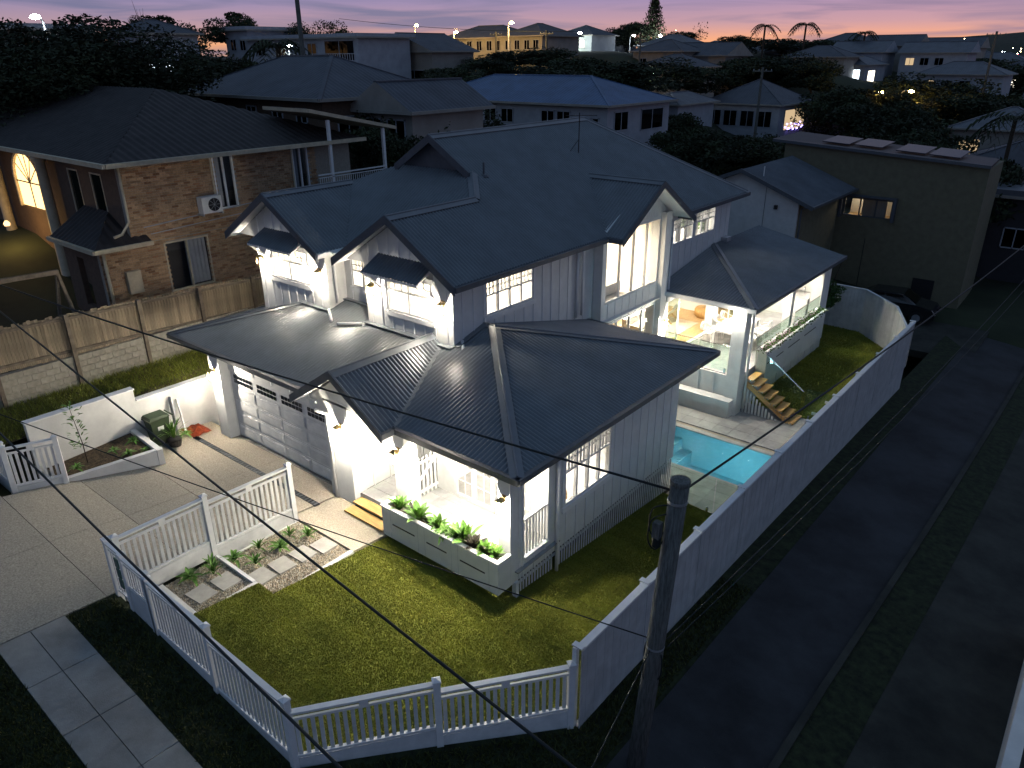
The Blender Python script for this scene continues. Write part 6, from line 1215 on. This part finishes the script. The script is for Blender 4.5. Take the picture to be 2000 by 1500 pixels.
def wire_chair(label, x, y, rz, m='white_trim'):
    t = thing('chair', label, 'chair', (x, y, .3), 'white patio chairs'); V = []; F = []; n = 8
    for j in range(n+1):
        for i in range(n+1): u, v = i/n*2-1, j/n; V.append((u*.24, v*.44-.22, .44+.05*u*u+(.06 if v < .1 else 0)))
    F = [(j*(n+1)+i, j*(n+1)+i+1, (j+1)*(n+1)+i+1, (j+1)*(n+1)+i) for j in range(n) for i in range(n)]; link('seat', mesh('seat', V, F, m, True), t)
    b = MB()
    for k in range(3): s = .1+.07*k; b.tube([(math.cos(a)*s, .24+.02*k, .68+math.sin(a)*.15) for a in np.linspace(0, 2*math.pi, 15)], .012, 5)
    b.tube([(-.25, -.1, .64), (-.27, .15, .68), (-.2, .28, .8), (0, .32, .86), (.2, .28, .8), (.27, .15, .68), (.25, -.1, .64)], .016, 6); link('backrest', mesh('backrest', b.V, b.F, m, True), t)
    for sx in (-1, 1):
        for sy in (-1, 1): b = MB().tube([(sx*.18, sy*.16, .44), (sx*.24, sy*.22, 0)], .013, 6); link('leg', mesh('leg', b.V, b.F, m), t)
    t.rotation_euler[2] = rz
for i in range(4):
    nm = ['nearest', 'second', 'third', 'farthest'][i]
    wire_chair('white looped-back chair %s along the lawn side of the patio table' % nm, 9.7, 16.05+i*.58, -math.pi/2); wire_chair('white looped-back chair %s along the house side of the patio table' % nm, 8.2, 16.05+i*.58, math.pi/2)
kt = thing('outdoor_kitchen', 'white outdoor kitchen bench at the far end of the patio', 'bench', (9, 21.8, .3))
MB().box(7.9, 21.6, .3, 10.1, 22.45, 1.15).build('cabinet', 'interior_white', kt); MB().box(7.85, 21.55, 1.15, 10.15, 22.5, 1.2).build('benchtop', 'white_trim', kt); MB().box(8.6, 21.8, 1.2, 9.4, 22.3, 1.4).build('barbecue', 'steel', kt)
for k in range(4): MB().box(7.93+k*.55, 21.585, .4, 8.42+k*.55, 21.6, 1.1).build('cabinet_door', 'white_trim', kt)
MB().tube([(9.75, 22.2, 1.2), (9.75, 22.2, 1.5), (9.75, 22.05, 1.55), (9.75, 22.0, 1.45)], .015, 6).build('tap', 'steel', kt)
sl_ = thing('sliding_door', 'tall glass sliding doors between the patio and living room', 'door', (7.5, 15.5, .3)); MB().box(7.44, 13.5, 2.5, 7.56, 21.9, 2.8).build('head', 'white', sl_); MB().box(7.46, 13.5, .26, 7.6, 17.2, .31).build('track', 'white_trim', sl_)
for a, e in ((13.5, 14.6), (19.4, 20.6)):
    MB().box(7.5, a, .31, 7.512, e, 2.5).build('pane', 'glass_green', sl_); MB().box(7.48, a, .31, 7.53, a+.06, 2.5).box(7.48, e-.06, .31, 7.53, e, 2.5).build('stile', 'white_trim', sl_)
MB().box(7.45, 17.15, .3, 7.8, 17.6, 2.8).build('column', 'white', sl_)
tag(MB().box(4.3, 14.6, .302, 6.8, 18.0, .325).build('rug', 'rug'), 'pale woven rug on the living room floor', 'rug')
xc = thing('lounge_chair', 'timber sling chair with crossed legs in the living room', 'chair', (5.6, 17.4, .32))
for yy in (17.1, 17.7): MB().bar((5.2, yy, .33), (6.0, yy, 1.05), .04, .05).build('leg', 'wood', xc); MB().bar((6.0, yy, .33), (5.2, yy, .95), .04, .05).build('leg', 'wood', xc)
MB().prism([(5.2, 17.12, .8), (5.7, 17.12, .68), (6.05, 17.12, 1.2), (6.07, 17.12, 1.2), (5.72, 17.12, .66), (5.2, 17.12, .78)], (0, .56, 0)).build('sling', 'sofa', xc)
def sofa(label, x0, x1, y0, y1, z, back):
    t = thing('sofa', label, 'sofa', ((x0+x1)/2, (y0+y1)/2, z)); MB().box(x0, y0, z+.08, x1, y1, z+.42).build('base', 'sofa', t)
    MB().box(x0+.15, y0+.15, z+.42, x1-.15, (y0+y1)/2-.01, z+.55).build('cushion', 'sofa', t); MB().box(x0+.15, (y0+y1)/2+.01, z+.42, x1-.15, y1-.15, z+.55).build('cushion', 'sofa', t)
    MB().box(x0, y0, z+.42, x0+.2, y1, z+.85).build('backrest', 'sofa', t); MB().box(x0+.2, y0, z+.42, x1, y0+.14, z+.66).build('arm', 'sofa', t); MB().box(x0+.2, y1-.14, z+.42, x1, y1, z+.66).build('arm', 'sofa', t)
sofa('cream sofa in the living room near the glass doors', 5.2, 6.1, 14.3, 16.0, .3, 'w')
table('round-edged timber dining table in the living room by the bay window', 5.4, 6.6, 10.2, 12.2, .3, 1.03, 'wood')
for i, (x, y, s) in enumerate(((6.85, 10.6, 'nearer the street'), (6.85, 11.7, 'farther from the street'))):
    t = thing('dining_chair', 'upholstered dining chair behind the lower bay window, ' + s, 'chair', (x, y, .3)); MB().lathe((x, y, .7), [(.05, 0), (.26, .02), (.28, .08), (.1, .1)], 14).build('seat', 'sofa', t); MB().prism([(x+.22, y-.22, .78), (x+.22, y+.22, .78), (x+.26, y+.2, 1.1), (x+.26, y-.2, 1.1)], (.04, 0, 0)).build('backrest', 'sofa', t)
    for sx in (-1, 1):
        for sy in (-1, 1): MB().tube([(x+sx*.16, y+sy*.16, .72), (x+sx*.2, y+sy*.2, .3)], .014, 6).build('leg', 'wood', t)
t = thing('ottoman', 'round tan ottoman at the back of the living room', 'ottoman', (6.6, 19.0, .3)); MB().lathe((6.6, 19.0, .3), [(.36, 0), (.46, .1), (.46, .34), (.4, .42), (.0, .43)], 20).build('cushion', 'wood', t, True)
t = thing('bed', 'white bed seen at the bottom of the tall bay window', 'bed', (5.5, 10.6, 3.36)); MB().box(5.0, 9.7, 3.4, 6.9, 11.2, 3.75).build('mattress', 'sofa', t); MB().box(4.9, 9.55, 3.36, 6.95, 9.69, 4.2).build('headboard', 'interior_white', t)
for yy in (10.0, 10.6): MB().box(5.05, yy, 3.75, 5.4, yy+.5, 3.9).build('pillow', 'sofa', t)
wc = thing('wooden_chair', 'curved blond timber chair inside the porch side window', 'chair', (10.85, 2.1, .31))
MB().lathe((10.8, 2.15, .74), [(.02, 0), (.25, .0), (.25, .04), (.02, .045)], 16).build('seat', 'wood', wc); MB().tube([(10.62, 1.95, 1.05), (10.66, 2.3, 1.12), (10.85, 2.42, 1.12), (11.02, 2.3, 1.1), (11.05, 1.98, 1.04)], .025, 8).build('backrest', 'wood', wc, True)
for x, y in ((10.64, 1.98), (11.0, 1.98), (10.66, 2.34), (11.0, 2.34)): MB().tube([(x, y, 1.08 if y > 2 else 1.04), (x*1., y, .31)], .02, 8).build('leg', 'wood', wc)
for i, (x, y, z, lab) in enumerate(((-.3, 4.2, 4.45, 'glowing table lamp inside the left gable window'), (4.75, 3.6, 4.2, 'glowing table lamp inside the right gable window'))):
    t = thing('table_lamp', lab, 'lamp', (x, y, z-.35)); MB().lathe((x, y, z), [(.2, 0), (.13, .26), (.12, .26)], 16).build('lamp_shade', 'lit_white', t); MB().lathe((x, y, z-.35), [(.1, 0), (.05, .05), (.02, .3), (.02, .36)], 12).build('base', 'interior_white', t); MB().box(x-.3, y-.25, z-.42, x+.3, y+.25, z-.35).build('stand', 'interior_white', t); MB().box(x-.27, y-.22, 3.25, x+.27, y+.22, z-.42).build('cabinet', 'interior_white', t)
# curtains and greenery behind the rear upper windows
for i, y in enumerate((14.75, 15.6, 16.5, 17.2, 17.9)):
    b = MB(); n = 8
    for k in range(n): b.poly([(6.6+.03*(k % 2), y+k*.035, 3.4), (6.6+.03*((k+1) % 2), y+(k+1)*.035, 3.4), (6.6+.03*((k+1) % 2), y+(k+1)*.035, 5.5), (6.6+.03*(k % 2), y+k*.035, 5.5)])
    tag(b.build('curtain', 'interior_white'), 'white curtain, %s from the left behind the rear upper windows' % ORD[i], 'curtain', 'curtains in the rear upper windows')
rosette('indoor_plant', 'tall green plant behind the rear upper windows', 'plant', (6.2, 17.6, 4.1), 'broad', 26, .8, 1.0, 120)
# hose, pipe, low wall
tag(MB().tube(smooth_path([Vector(v) for v in [(12.1, 17.6, -1.2), (12.6, 18.3, -1.2), (12.3, 19.2, -1.2), (12.9, 19.8, -1.2), (12.5, 20.6, -1.2), (11.9, 20.9, -1.2), (11.6, 20.2, -1.2)]]), .009, 6).build('garden_hose', 'grass_soil', None, True), 'thin pale hose lying across the back lawn', 'hose')
tag(MB().tube([(12.85, 15.25, -1.12), (13.5, 15.3, -1.12)], .06, 10).build('drain_pipe', 'white_trim', None, True), 'short white pipe lying on the grass behind the glass fence', 'pipe')
tag(MB().lathe((13.9, 18.2, -1.24), [(.1, 0), (.12, .06), (.06, .12)], 10).build('sprinkler', 'white_trim'), 'small white sprinkler on the back lawn near the fence', 'sprinkler')

tag(MB().box(20.72, -.5, -1.2, 20.95, 7, .25).build('low_wall', 'render_wall'), 'pale low wall at the bottom right corner across the lane', 'wall')
